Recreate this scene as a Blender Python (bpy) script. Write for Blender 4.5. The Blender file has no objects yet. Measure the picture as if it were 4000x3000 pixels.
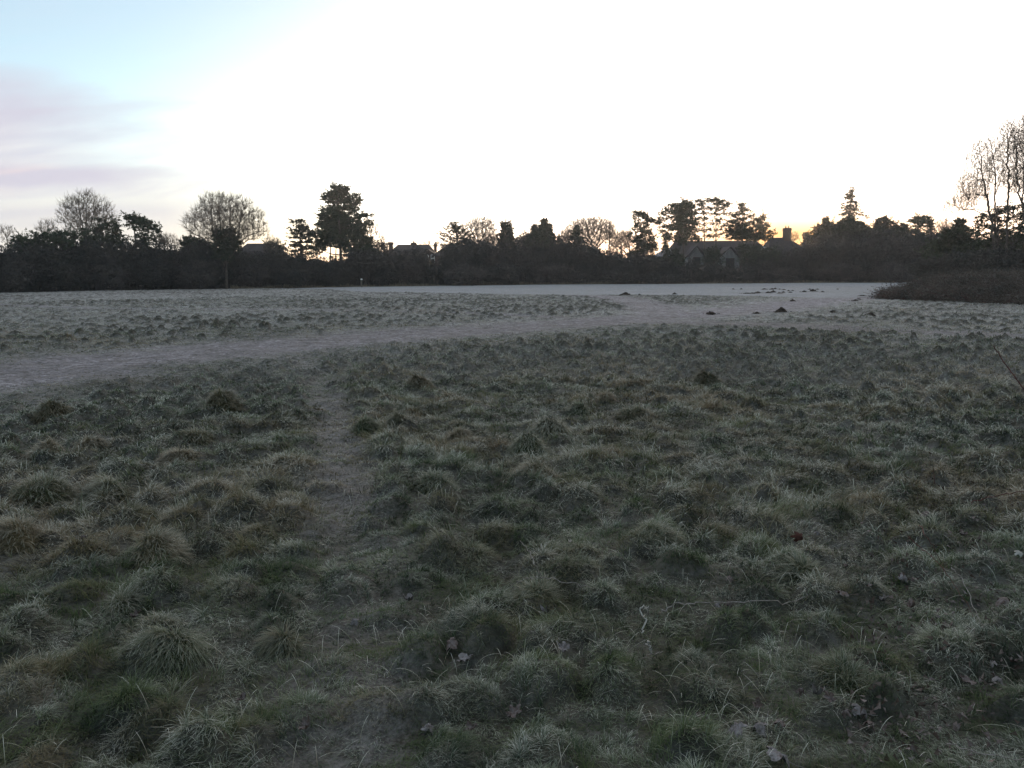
import bpy, math, numpy as np
from mathutils import Vector, Matrix
R=math.radians
rng=np.random.default_rng(7)
S=bpy.context.scene
COL=S.collection
# ------------------------------------------------------------------ camera geometry
F=3140.0; HC=1.6; PITCH=math.atan((1500-1070)/F); ROLL=R(-0.35)
cam=bpy.data.cameras.new('camera'); camo=bpy.data.objects.new('camera',cam); COL.objects.link(camo)
cam.sensor_width=36; cam.lens=F/4000*36; cam.clip_start=.05; cam.clip_end=8000
cam_rot=(Matrix.Rotation(math.pi/2-PITCH,3,'X')@Matrix.Rotation(ROLL,3,'Z'))
camo.matrix_world=Matrix.Translation((0,0,HC))@cam_rot.to_4x4()
S.camera=camo
CR=np.array(cam_rot)
def ray(px,py): return CR@np.array([(px-2000)/F,(1500-py)/F,-1.0])
def P(px,py,Y):
    d=ray(px,py); return np.array([0,0,HC])+d*(Y/d[1])
def G(px,py,z=0.0):
    d=ray(px,py); return np.array([0,0,HC])+d*((z-HC)/d[2])
# ------------------------------------------------------------------ noise
def h2(ix,iy,s):
    n=(ix.astype(np.int64)*374761393+iy.astype(np.int64)*668265263+s*974634777)&0xffffffff
    n=((n^(n>>13))*1274126177)&0xffffffff
    n=((n^(n>>16))*2246822519)&0xffffffff
    return ((n^(n>>15))&0xffffff)/float(0x1000000)
def vn(x,y,s):
    ix=np.floor(x);iy=np.floor(y);fx=x-ix;fy=y-iy
    fx=fx*fx*(3-2*fx);fy=fy*fy*(3-2*fy)
    a=h2(ix,iy,s);b=h2(ix+1,iy,s);c=h2(ix,iy+1,s);d=h2(ix+1,iy+1,s)
    return (a*(1-fx)+b*fx)*(1-fy)+(c*(1-fx)+d*fx)*fy-.5
def fbm(x,y,s,o=3):
    r=0;a=1
    for k in range(o): r=r+a*vn(x*2**k,y*2**k,s+k*17);a*=.5
    return r
def mounds(x,y,cell,r0,r1,ha,hb,prob,s):
    """height of scattered hummocks, offset vector from the strongest one, and its random id"""
    x=x+fbm(x*4.3,y*4.3,s+50,2)*.085+fbm(x*13,y*13,s+53,2)*.03;y=y+fbm(x*4.3,y*4.3,s+51,2)*.085+fbm(x*13,y*13,s+54,2)*.03
    ix=np.floor(x/cell);iy=np.floor(y/cell)
    H=np.zeros_like(x);DX=np.zeros_like(x);DY=np.zeros_like(x);ID=np.zeros_like(x)
    for i in (-1,0,1):
        for j in (-1,0,1):
            cx=ix+i;cy=iy+j
            px=(cx+.15+.7*h2(cx,cy,s))*cell;py=(cy+.15+.7*h2(cx,cy,s+1))*cell
            r=r0+(r1-r0)*h2(cx,cy,s+2);h=ha+(hb-ha)*h2(cx,cy,s+3)**1.5
            el=.75+.5*h2(cx,cy,s+6)
            on=h2(cx,cy,s+4)<prob
            q=np.sqrt(((x-px)*el)**2+((y-py)/el)**2)/r
            v=np.where(on&(q<1),h*(1-q*q)**1.5,0)
            m=v>H
            DX=np.where(m,x-px,DX);DY=np.where(m,y-py,DY);ID=np.where(m,h2(cx,cy,s+5),ID)
            H=np.maximum(H,v)
    return H,DX,DY,ID
def sst(a,b,x):
    t=np.clip((x-a)/(b-a),0,1); return t*t*(3-2*t)
# ------------------------------------------------------------------ paths and zones on the field
def gline(pts): return np.array([G(a,b)[:2] for a,b in pts])
PA=gline([(-900,1600),(-300,1510),(0,1470),(400,1415),(1000,1365),(1500,1312),(1900,1283),(2300,1257),(2550,1240),(2900,1213),(3150,1182),(3320,1164),(3500,1152)])
PB=gline([(2350,1255),(2700,1262),(3000,1268),(3400,1288),(4000,1312),(4600,1335)])
PC=gline([(2640,1238),(2560,1205),(2480,1180),(2400,1162),(2250,1152),(1900,1147)])
PD=gline([(-500,1160),(0,1190),(250,1201),(500,1207),(1000,1210),(1500,1215),(1900,1226),(2200,1243)])
PE=gline([(1020,1345),(1110,1378),(1180,1420),(1240,1490),(1290,1600),(1320,1750),(1345,1850),(1375,1950),(1405,2080),(1410,2250),(1390,2450),(1350,2700),(1290,3000),(1250,3200)])
CREST=gline([(1000,1125),(1250,1131),(1400,1140),(1700,1147),(2000,1151),(2500,1154),(2900,1158),(3300,1166),(3450,1160),(3800,1150),(4300,1150)])
def pdist(x,y,L):
    d=np.full(x.shape,1e9)
    for a,b in zip(L[:-1],L[1:]):
        v=b-a;t=np.clip(((x-a[0])*v[0]+(y-a[1])*v[1])/(v@v),0,1)
        d=np.minimum(d,np.hypot(x-a[0]-t*v[0],y-a[1]-t*v[1]))
    return d
def zones(x,y):
    wob=fbm(x*.7,y*.7,5)*.5
    big=np.maximum((1-sst(.7,3.0,pdist(x,y,PA)+wob*2.2+fbm(x*2.6,y*2.6,15)*.5)),np.maximum(.8*(1-sst(.5,1.3,pdist(x,y,PB)+wob)),.9*(1-sst(.6,1.9,pdist(x,y,PC)+wob))))
    big=np.maximum(big,.8*(1-sst(.2,.75,pdist(x,y,PD)+wob*.4)))
    worn=1-sst(.08,.40,pdist(x,y,PE)+fbm(x*3,y*3,9)*.16)
    az=np.arctan2(x,np.maximum(y,1e-6));ca=np.arctan2(CREST[:,0],CREST[:,1]);cd=np.hypot(CREST[:,0],CREST[:,1])
    lim=np.interp(az,ca,cd,left=400)
    mown=sst(-1.5,2.5,np.hypot(x,y)-lim)*(y>0)
    worn=worn*(1-.55*sst(10.5,13.5,np.hypot(x,y)))*(.6+.15*sst(3.2,6.5,np.hypot(x,y)))*np.clip(.95+fbm(x*1.1,y*1.1,14)*.9,.3,1.1)
    return big,worn,mown
def height(x,y,full=False):
    big,worn,mown=zones(x,y)
    rough=(1-.93*big)*(1-.8*worn)*(1-.96*mown)
    soft=1-sst(1.5,5.5,pdist(x,y,PA));lump=(.55+.9*np.clip(.5+fbm(x*.12,y*.12,3)*1.2,0,1))*(1-.62*soft)
    A,ax,ay,ai=mounds(x,y,.33,.10,.19,.05,.13,.85,11)
    B,bx,by,bi=mounds(x,y,.95,.16,.27,.05,.12,.4,31)
    small=(fbm(x*9,y*9,2)*.012+fbm(x*2.2,y*2.2,4)*.05)*(1-.25*big)*(1-.85*mown)
    _d=np.hypot(x,y);_k=(.80+.30*sst(3,8,_d))*(1-.12*sst(14,24,_d));A=np.where(ai<1-.62*sst(10,22,_d),A,0)*_k;B=B*(.8+.25*sst(4,9,_d));z=np.maximum(A,B)*rough*lump+small-.05*worn*0+fbm(x*.09,y*.09,8)*.05*sst(3,12,np.hypot(x,y))
    z=z-.03*worn
    if not full: return z
    t=B>A
    return z,np.where(t,bx,ax),np.where(t,by,ay),np.where(t,bi,ai),np.maximum(A,B)*rough*lump,big,worn,mown
def h1(x,y): return float(height(np.array([x],float),np.array([y],float))[0])
def GH(px,py):
    p=G(px,py)
    for _ in range(3): p=G(px,py,h1(p[0],p[1]))
    return p
# ------------------------------------------------------------------ mesh helpers
def mesh(name,V,faces,mat,parent=None,attrs=None,smooth=False,loc=None):
    """V (n,3); faces: list of int arrays (m,k)"""
    V=np.asarray(V,np.float32)
    if loc is not None: V=V-np.asarray(loc,np.float32)
    me=bpy.data.meshes.new(name)
    me.vertices.add(len(V));me.vertices.foreach_set('co',V.ravel())
    fs=[np.asarray(f,np.int32) for f in faces if len(f)]
    tot=np.concatenate([np.full(len(f),f.shape[1],np.int32) for f in fs])
    idx=np.concatenate([f.ravel() for f in fs])
    me.loops.add(len(idx));me.loops.foreach_set('vertex_index',idx)
    me.polygons.add(len(tot));st=np.concatenate([[0],np.cumsum(tot)[:-1]]).astype(np.int32)
    me.polygons.foreach_set('loop_start',st)
    try: me.polygons.foreach_set('loop_total',tot)
    except Exception: pass
    me.polygons.foreach_set('use_smooth',np.full(len(tot),smooth))
    if attrs:
        for k,a in attrs.items():
            at=me.attributes.new(k,'FLOAT_COLOR','POINT');at.data.foreach_set('color',np.asarray(a,np.float32).ravel())
    me.update(calc_edges=True);me.validate()
    for m in (mat if isinstance(mat,(list,tuple)) else [mat]): me.materials.append(m)
    o=bpy.data.objects.new(name,me);COL.objects.link(o)
    if parent is not None: o.parent=parent
    elif loc is not None: o.location=tuple(float(c) for c in loc)
    return o
def tag(o,label=None,cat=None,group=None,kind=None):
    if label:o['label']=label
    if cat:o['category']=cat
    if group:o['group']=group
    if kind:o['kind']=kind
    return o
def root(name,loc,label,cat,group=None):
    o=bpy.data.objects.new(name,None);COL.objects.link(o);o.location=tuple(float(c) for c in loc);o.empty_display_size=.2
    return tag(o,label,cat,group)
def prisms(P0,P1,R0,R1,k):
    """separate tapered k-sided tubes, one per edge"""
    P0=np.asarray(P0,float);P1=np.asarray(P1,float);n=len(P0)
    d=P1-P0;L=np.linalg.norm(d,axis=1,keepdims=True)+1e-9;d=d/L
    up=np.where(np.abs(d[:,2:3])>.9,[[1.,0,0]],[[0,0,1.]]);u=np.cross(d,up);u/=np.linalg.norm(u,axis=1,keepdims=True)+1e-9;v=np.cross(d,u)
    a=np.arange(k)*2*np.pi/k
    ring=u[:,None,:]*np.cos(a)[None,:,None]+v[:,None,:]*np.sin(a)[None,:,None]
    e=d*np.minimum(np.asarray(R0)[:,None],L*.3)*.6
    A=(P0-e)[:,None,:]+ring*np.asarray(R0)[:,None,None];B=(P1)[:,None,:]+ring*np.asarray(R1)[:,None,None]
    V=np.concatenate([A,B],1).reshape(-1,3)
    i=np.arange(k);j=(i+1)%k
    f=np.stack([i,j,j+k,i+k],1)[None]+(np.arange(n)*2*k)[:,None,None]
    return V,f.reshape(-1,4)
def tube(pts,rad,k=7,cap=True):
    pts=np.asarray(pts,float);n=len(pts);rad=np.broadcast_to(rad,(n,))
    t=np.gradient(pts,axis=0);t/=np.linalg.norm(t,axis=1,keepdims=True)+1e-9
    u=np.cross(t,[0.13,.99,.05]);u/=np.linalg.norm(u,axis=1,keepdims=True)+1e-9;v=np.cross(t,u)
    a=np.arange(k)*2*np.pi/k
    V=(pts[:,None]+rad[:,None,None]*(u[:,None]*np.cos(a)[None,:,None]+v[:,None]*np.sin(a)[None,:,None])).reshape(-1,3)
    F=[]
    for i in range(n-1):
        for j in range(k): F.append((i*k+j,i*k+(j+1)%k,(i+1)*k+(j+1)%k,(i+1)*k+j))
    fs=[np.array(F)]
    if cap: fs+= [np.array([list(range(k))[::-1]]),np.array([[ (n-1)*k+j for j in range(k)]])]
    return V,fs
def join(parts):
    V=[];Fs=[];o=0
    for v,fs in parts:
        V.append(v);Fs+=[np.asarray(f)+o for f in (fs if isinstance(fs,list) else [fs])];o+=len(v)
    return np.concatenate(V),Fs
def box(x0,x1,y0,y1,z0,z1):
    V=np.array([(x,y,z) for z in (z0,z1) for y in (y0,y1) for x in (x0,x1)],float)
    return V,[np.array([(0,2,3,1),(4,5,7,6),(0,1,5,4),(2,6,7,3),(0,4,6,2),(1,3,7,5)])]
def spline(pts,n):
    pts=np.asarray(pts,float);t=np.linspace(0,len(pts)-1,n);o=[]
    for q in t:
        i=min(int(q),len(pts)-2);f=q-i
        p0=pts[max(i-1,0)];p1=pts[i];p2=pts[i+1];p3=pts[min(i+2,len(pts)-1)]
        o.append(.5*((2*p1)+(-p0+p2)*f+(2*p0-5*p1+4*p2-p3)*f*f+(-p0+3*p1-3*p2+p3)*f**3))
    return np.array(o)
# ------------------------------------------------------------------ materials
def mat(name,build,rough=.85,spec=.25):
    m=bpy.data.materials.new(name);m.use_nodes=True;nt=m.node_tree
    b=nt.nodes['Principled BSDF'];b.inputs['Roughness'].default_value=rough;b.inputs['Specular IOR Level'].default_value=spec
    build(nt,b);return m
class N:
    def __init__(s,nt): s.nt=nt
    def n(s,t,**k):
        x=s.nt.nodes.new(t)
        for a,b in k.items(): setattr(x,a,b)
        return x
    def l(s,a,b): s.nt.links.new(a,b)
    def noise(s,scale,detail=3,vec=None,rough=.5,dist=0):
        x=s.n('ShaderNodeTexNoise');x.inputs['Scale'].default_value=scale;x.inputs['Detail'].default_value=detail
        x.inputs['Roughness'].default_value=rough;x.inputs['Distortion'].default_value=dist
        if vec is not None: s.l(vec,x.inputs['Vector'])
        return x.outputs['Fac']
    def geo(s): return s.n('ShaderNodeNewGeometry').outputs['Position']
    def mapr(s,v,a,b,c=0,d=1):
        x=s.n('ShaderNodeMapRange');x.inputs[1].default_value=a;x.inputs[2].default_value=b;x.inputs[3].default_value=c;x.inputs[4].default_value=d
        s.l(v,x.inputs[0]);return x.outputs[0]
    def math(s,op,a,b=None):
        x=s.n('ShaderNodeMath',operation=op)
        for i,q in enumerate((a,b)):
            if q is None: continue
            if isinstance(q,(int,float)): x.inputs[i].default_value=q
            else: s.l(q,x.inputs[i])
        return x.outputs[0]
    def mix(s,f,a,b,blend='MIX'):
        x=s.n('ShaderNodeMix',data_type='RGBA',blend_type=blend)
        for i,q in ((0,f),(6,a),(7,b)):
            if isinstance(q,(int,float)): x.inputs[i].default_value=q
            elif isinstance(q,tuple): x.inputs[i].default_value=(*q,1)
            else: s.l(q,x.inputs[i])
        return x.outputs[2]
    def attr(s,name):
        x=s.n('ShaderNodeAttribute',attribute_name=name);c=s.n('ShaderNodeSeparateColor');s.l(x.outputs['Color'],c.inputs[0])
        return c.outputs[0],c.outputs[1],c.outputs[2],x.outputs['Alpha']
def two(name,c1,c2,scale,rough=.9,frost=None,bump=0,trans=0):
    def f(nt,b):
        q=N(nt);g=q.geo();c=q.mix(q.mapr(q.noise(scale,4,g),.35,.65),c1,c2)
        if frost:
            nz=q.n('ShaderNodeSeparateXYZ');q.l(q.n('ShaderNodeNewGeometry').outputs['Normal'],nz.inputs[0])
            up=q.mapr(nz.outputs[2],.1,.9,0,frost);c=q.mix(q.math('MULTIPLY',up,q.mapr(q.noise(scale*3,3,g),.3,.7)),c,(.5,.53,.56))
        q.l(c,b.inputs['Base Color'])
        if bump:
            bp=q.n('ShaderNodeBump');bp.inputs['Strength'].default_value=bump;bp.inputs['Distance'].default_value=.05
            q.l(q.noise(scale*4,5,g),bp.inputs['Height']);q.l(bp.outputs[0],b.inputs['Normal'])
    return mat(name,f,rough)
M_BARK=two('bark',(.075,.062,.05),(.13,.11,.09),3.0,bump=.5)
M_TWIG=two('twig_bark',(.10,.075,.055),(.14,.11,.085),2.0)
M_PINE=two('pine_needles',(.035,.05,.028),(.06,.075,.04),1.1)
M_CON=two('conifer_foliage',(.03,.042,.026),(.055,.06,.036),1.4)
M_IVY=two('ivy_leaves',(.028,.042,.02),(.055,.065,.032),2.5,rough=.6)
M_HEDGE=two('hedge_twigs',(.034,.036,.032),(.06,.055,.046),.35)
M_SHRUB=two('shrub_twigs',(.045,.043,.04),(.085,.075,.065),.8)
M_BRAMBLE=two('bramble',(.045,.04,.031),(.10,.078,.06),.8,frost=.18)
M_BRICK=two('brick',(.085,.055,.045),(.12,.075,.06),6)
M_TILE=two('roof_tile',(.04,.037,.037),(.065,.055,.052),4,bump=.3)
M_SLATE=two('slate_roof',(.3,.3,.32),(.4,.4,.42),4)
M_WHITE=two('white_paint',(.72,.72,.72),(.8,.8,.8),5)
M_RENDER=two('weathered_render',(.50,.50,.50),(.62,.62,.62),3)
M_TIMBER=two('dark_timber',(.03,.025,.02),(.05,.04,.03),5)
M_GLASS=mat('window_glass',lambda nt,b:b.inputs['Base Color'].__setattr__('default_value',(.02,.025,.03,1)),rough=.1,spec=.5)
M_SOIL=two('mole_soil',(.03,.022,.017),(.06,.045,.035),12,bump=.8)
M_LEAF=two('dead_leaf',(.055,.036,.028),(.12,.085,.07),30,frost=.22)
M_PALELEAF=two('frosted_leaf',(.08,.068,.062),(.17,.15,.145),40,frost=.3)
M_REDLEAF=two('red_leaf',(.045,.018,.014),(.075,.03,.022),40)
M_STICK=two('frosted_stick',(.11,.09,.07),(.23,.20,.18),40,frost=.35)
M_CANE=two('red_cane',(.07,.03,.028),(.13,.06,.05),25)
M_STRAW=two('frosted_straw',(.36,.34,.3),(.48,.46,.43),40)
M_POST=two('weathered_post',(.10,.09,.07),(.15,.13,.11),9)
def f_grass(nt,b):
    q=N(nt);t,r,fr,dry=q.attr('blade');g=q.geo()
    c=q.mix(r,(.017,.034,.014),(.072,.102,.034))
    c=q.mix(dry,c,(.165,.125,.070))
    f=q.math('MULTIPLY',q.math('POWER',q.mapr(t,.05,1,.18,1),1.6),fr)
    c=q.mix(f,c,(.68,.70,.62))
    q.l(c,b.inputs['Base Color'])
M_GRASS=mat('frosty_grass',f_grass,rough=.8,spec=.15)
def f_ground(nt,b):
    q=N(nt);md,big,worn,mown=q.attr('zone');g=q.geo()
    r,fr,mid,_=q.attr('cover')
    base=q.mix(q.mapr(q.noise(7,4,g),.35,.65),(.022,.023,.016),(.055,.05,.034))
    soil=q.mix(q.mapr(q.noise(70,4,g,.7),.42,.6),(.03,.024,.02),(.16,.145,.135))
    c=q.mix(worn,base,soil)
    # hoar frost cover: patchy, heavier in the open, thinned nearby and on hummocks as painted shade
    n1=q.mapr(q.noise(16,5,g,.7),.34,.62);n2=q.mapr(q.noise(2.2,4,g,.6),.3,.7,.45,1.2)
    f=q.math('MULTIPLY',q.math('MULTIPLY',n1,n2),q.math('MULTIPLY',fr,mid))
    f=q.math('MAXIMUM',f,q.math('MULTIPLY',mown,q.math('MULTIPLY',q.mapr(q.noise(1.1,5,g,.65),.32,.68,.34,.52),q.mapr(q.noise(9,4,g,.7),.3,.7,.75,1.2))))
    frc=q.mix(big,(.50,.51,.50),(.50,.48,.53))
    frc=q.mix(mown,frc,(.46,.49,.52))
    c=q.mix(f,c,frc)
    spk=q.mapr(q.noise(8,6,g,.8),.51,.60)
    c=q.mix(q.math('MULTIPLY',spk,q.math('MULTIPLY',big,.9)),c,(.07,.06,.055))
    q.l(c,b.inputs['Base Color'])
    bp=q.n('ShaderNodeBump');bp.inputs['Strength'].default_value=.6;bp.inputs['Distance'].default_value=.03
    q.l(q.noise(25,5,g,.6),bp.inputs['Height']);q.l(bp.outputs[0],b.inputs['Normal'])
M_GROUND=mat('frosty_turf',f_ground,rough=.9,spec=.15)
# ------------------------------------------------------------------ world and sun
SUN_EL=1.8;sd=ray(3110,940);SUN_AZ=math.degrees(math.atan2(sd[0],sd[1]))
def world():
    w=bpy.data.worlds.new('World');S.world=w;w.use_nodes=True;nt=w.node_tree;nt.nodes.clear();q=N(nt)
    o=q.n('ShaderNodeOutputWorld');bg=q.n('ShaderNodeBackground');sk=q.n('ShaderNodeTexSky')
    sk.sky_type='NISHITA';sk.sun_disc=False;sk.sun_elevation=R(SUN_EL);sk.sun_rotation=R(SUN_AZ)
    sk.air_density=.6;sk.dust_density=1.0;sk.ozone_density=3.0
    c=q.mix(1.0,sk.outputs[0],(1.12,.72,.40),'MULTIPLY')
    mx=q.n('ShaderNodeSeparateColor');q.l(c,mx.inputs[0])
    mm=q.math('MAXIMUM',mx.outputs[0],q.math('MAXIMUM',mx.outputs[1],mx.outputs[2]))
    k=q.math('MINIMUM',1.0,q.math('DIVIDE',4.5*SC,mm));kc=q.n('ShaderNodeCombineColor')
    for i in range(3): q.l(k,kc.inputs[i])
    c=q.mix(1.0,c,kc.outputs[0],'MULTIPLY')
    tc=q.n('ShaderNodeTexCoord').outputs['Generated'];sp=q.n('ShaderNodeSeparateXYZ');q.l(tc,sp.inputs[0])
    x,y,z=sp.outputs
    # thin bands of dawn cloud: noise stretched along the horizon, only over the left of the sky
    cv=q.n('ShaderNodeCombineXYZ');q.l(q.math('MULTIPLY',q.math('ARCTAN2',x,y),2.2),cv.inputs[0]);
    q.l(q.math('ADD',q.math('MULTIPLY',z,13),q.math('MULTIPLY',x,-2.6)),cv.inputs[1])
    n=q.noise(1.25,5,cv.outputs[0],.55,.4)
    az=q.math('ARCTAN2',x,y)
    n2=q.noise(2.1,4,cv.outputs[0],.6,.2)
    # milky high haze: whitens the sky above the low glow, and an added grey veil overhead brightens the ground
    c=q.mix(q.mapr(z,.035,.13,.12,.8),c,q.mix(0.0,c,c)) if False else c
    gl=q.n('ShaderNodeSeparateColor');q.l(c,gl.inputs[0]);gy=q.n('ShaderNodeCombineColor')
    av=q.math('MAXIMUM',gl.outputs[0],gl.outputs[1])
    for i,kk in enumerate((1.,.97,.93)): q.l(q.math('MULTIPLY',av,kk),gy.inputs[i])
    c=q.mix(q.math('MULTIPLY',q.math('MULTIPLY',q.mapr(z,.0,.11,.30,.78),q.mapr(z,.34,.18)),q.mapr(az,-.42,-.15)),c,gy.outputs[0])
    sa=q.n('ShaderNodeVectorMath',operation='DOT_PRODUCT');q.l(tc,sa.inputs[0]);sa.inputs[1].default_value=(math.sin(R(SUN_AZ))*.9992,math.cos(R(SUN_AZ))*.9992,.04)
    ang=q.math('ARCCOSINE',sa.outputs['Value'])
    c=q.mix(q.math('MULTIPLY',q.mapr(ang,.26,.03),q.mapr(z,.10,.045)),c,(1.6*SC,.74*SC,.20*SC))
    vc=q.mix(q.mapr(y,-.7,.6),(.22*SC,.23*SC,.26*SC),(1.16*SC,1.13*SC,1.17*SC))
    c=q.mix(q.mapr(z,.38,.75,0,.85),c,vc)  # unseen veil added above the view to lift and neutralise ground light
    wz=q.math('ADD',z,q.math('MULTIPLY',q.math('SUBTRACT',n,.5),.05))
    wa=q.math('ADD',az,q.math('MULTIPLY',q.math('SUBTRACT',n2,.5),.35))
    def blob(a0,ra,z0,rz,soft):
        u=q.math('DIVIDE',q.math('SUBTRACT',wa,a0),ra);v=q.math('DIVIDE',q.math('SUBTRACT',wz,z0),rz)
        d=q.math('ADD',q.math('MULTIPLY',u,u),q.math('MULTIPLY',v,v))
        return q.mapr(d,1.0,1-soft)
    m1=q.math('MAXIMUM',blob(-.66,.31,.155,.064,.85),q.math('MULTIPLY',blob(-.60,.26,.108,.028,.85),1.0))
    wisp=q.math('MULTIPLY',q.mapr(n,.3,.7,.3,1),q.mapr(az,-.2,-.55,0,.55))
    c=q.mix(wisp,c,(.72*SC,.80*SC,.95*SC))
    low=q.math('MULTIPLY',q.mapr(z,.14,.07),q.mapr(az,-.12,-.40))
    lc=q.mix(q.mapr(n,.45,.62),(.93*SC,.90*SC,.86*SC),(.74*SC,.73*SC,.78*SC))
    c=q.mix(q.math('MULTIPLY',low,.9),c,lc)
    pink=q.math('MULTIPLY',q.mapr(n2,.50,.68),q.mapr(z,.17,.12))
    cc=q.mix(pink,(.68*SC,.66*SC,.77*SC),(.93*SC,.77*SC,.77*SC))
    c=q.mix(q.math('MULTIPLY',m1,.95),c,cc)
    q.l(c,bg.inputs[0]);bg.inputs[1].default_value=SKYS;q.l(bg.outputs[0],o.inputs[0])
HAZED=.00034;EXPO=3.35;SKYS=.15;SC=1/(SKYS*2**EXPO)
world()
S.view_settings.view_transform='Standard';S.view_settings.look='None';S.view_settings.gamma=1;S.view_settings.exposure=EXPO
sl=bpy.data.lights.new('sun','SUN');sl.energy=.4;sl.angle=R(.5);sl.color=(1,.72,.45)
so=bpy.data.objects.new('sun',sl);COL.objects.link(so)
dv=Vector((math.sin(R(SUN_AZ))*math.cos(R(SUN_EL)),math.cos(R(SUN_AZ))*math.cos(R(SUN_EL)),math.sin(R(SUN_EL))))
so.rotation_euler=dv.to_track_quat('Z','Y').to_euler();so.location=(20,40,30)
# ------------------------------------------------------------------ ground sheet
def frost_shade_at(x,y,d,big,mown,mh,sid):
    f=.34+.12*sst(2.6,7,d)+.34*sst(4,22,d)+.10*sst(30,70,d)  # rises with distance: real frost plus the near ground's dimness painted in
    f=f*np.clip(1.05-mh*(1+11*sst(12,24,d)),.10,1)  # less frost on far hummocks, partly standing in for their shaded sides
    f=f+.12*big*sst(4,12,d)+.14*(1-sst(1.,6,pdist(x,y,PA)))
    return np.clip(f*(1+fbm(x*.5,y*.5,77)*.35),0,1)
def ground():
    r=[.3]
    while r[-1]<4000:
        d=r[-1]
        st=min(.012*d,.10) if d<32 else (.14 if d<70 else (.22 if d<145 else (d-140)*.08+.5))
        if d<2: st=.15
        r.append(d+st)
    r=np.array(r)
    a=np.concatenate([np.linspace(-180,-46,60,endpoint=False),np.linspace(-46,-35,30,endpoint=False),np.linspace(-35,35,700,endpoint=False),np.linspace(35,46,30,endpoint=False),np.linspace(46,180,60,endpoint=False)])
    A,D=np.meshgrid(np.radians(a),r)
    x=(np.sin(A)*D).ravel();y=(np.cos(A)*D).ravel()
    z,_,_,bid,mh,big,worn,mown=height(x,y,True)
    far=D.ravel()
    z=z*np.clip((400-far)/100,0,1)-sst(300,4000,far)*3
    V=np.stack([x,y,z],1);n=len(a);m=len(r)
    i=np.arange(m-1)[:,None]*n;j=np.arange(n)[None]
    f=np.stack([i+j,i+n+j,i+n+(j+1)%n,i+(j+1)%n],2).reshape(-1,4)[:,::-1]
    fr=frost_shade_at(x,y,far,big,mown,mh,bid)
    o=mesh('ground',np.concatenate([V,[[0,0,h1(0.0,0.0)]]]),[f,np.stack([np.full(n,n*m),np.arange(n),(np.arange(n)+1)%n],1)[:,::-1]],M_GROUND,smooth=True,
      attrs={'zone':np.concatenate([np.stack([mh*8,big,worn,mown],1),[[0,0,0,0]]]),'cover':np.concatenate([np.stack([bid,fr,.35+.65*sst(6,42,far)+.5*np.maximum(big,worn*.7)*(1-sst(8,28,far)),mh],1),[[0,0,0,0]]])})  # near ground frost cut so the gaps between tufts look shaded
    tag(o,'frosty turf of the open field crossed by worn pale paths',None,kind='structure')
ground()
# ------------------------------------------------------------------ grass blades
def blades(x,y,z,ang,L,W,th0,th1,n,col):
    """curved ribbons of n segments; col (N,3): rnd, frost, dry"""
    N_=len(x);dx=np.cos(ang);dy=np.sin(ang)
    px=-dy;py=dx
    pts=[np.stack([x,y,z],1)]
    for k in range(n):
        th=th0+(th1-th0)*((k+.5)/n);s=L/n
        h=np.sin(th)*s;v=np.cos(th)*s
        pts.append(pts[-1]+np.stack([dx*h,dy*h,v],1))
    side=np.stack([px,py,np.zeros(N_)],1)
    V=np.empty((N_,2*n+1,3));C=np.empty((N_,2*n+1,4))
    for k in range(n):
        w=(W*(1-.6*(k/n)))[:,None]*.5
        V[:,2*k]=pts[k]-side*w;V[:,2*k+1]=pts[k]+side*w
        C[:,2*k:2*k+2,0]=k/n
    V[:,2*n]=pts[n];C[:,2*n,0]=1
    C[:,:,1:]=col[:,None,:]
    b=(np.arange(N_)*(2*n+1))[:,None]
    q=np.concatenate([b+np.array([[2*k,2*k+1,2*k+3,2*k+2]]) for k in range(n-1)]) if n>1 else np.zeros((0,4),int)
    t=b+np.array([[2*n-2,2*n-1,2*n]])
    return V.reshape(-1,3),[q,t],C.reshape(-1,4)
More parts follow.
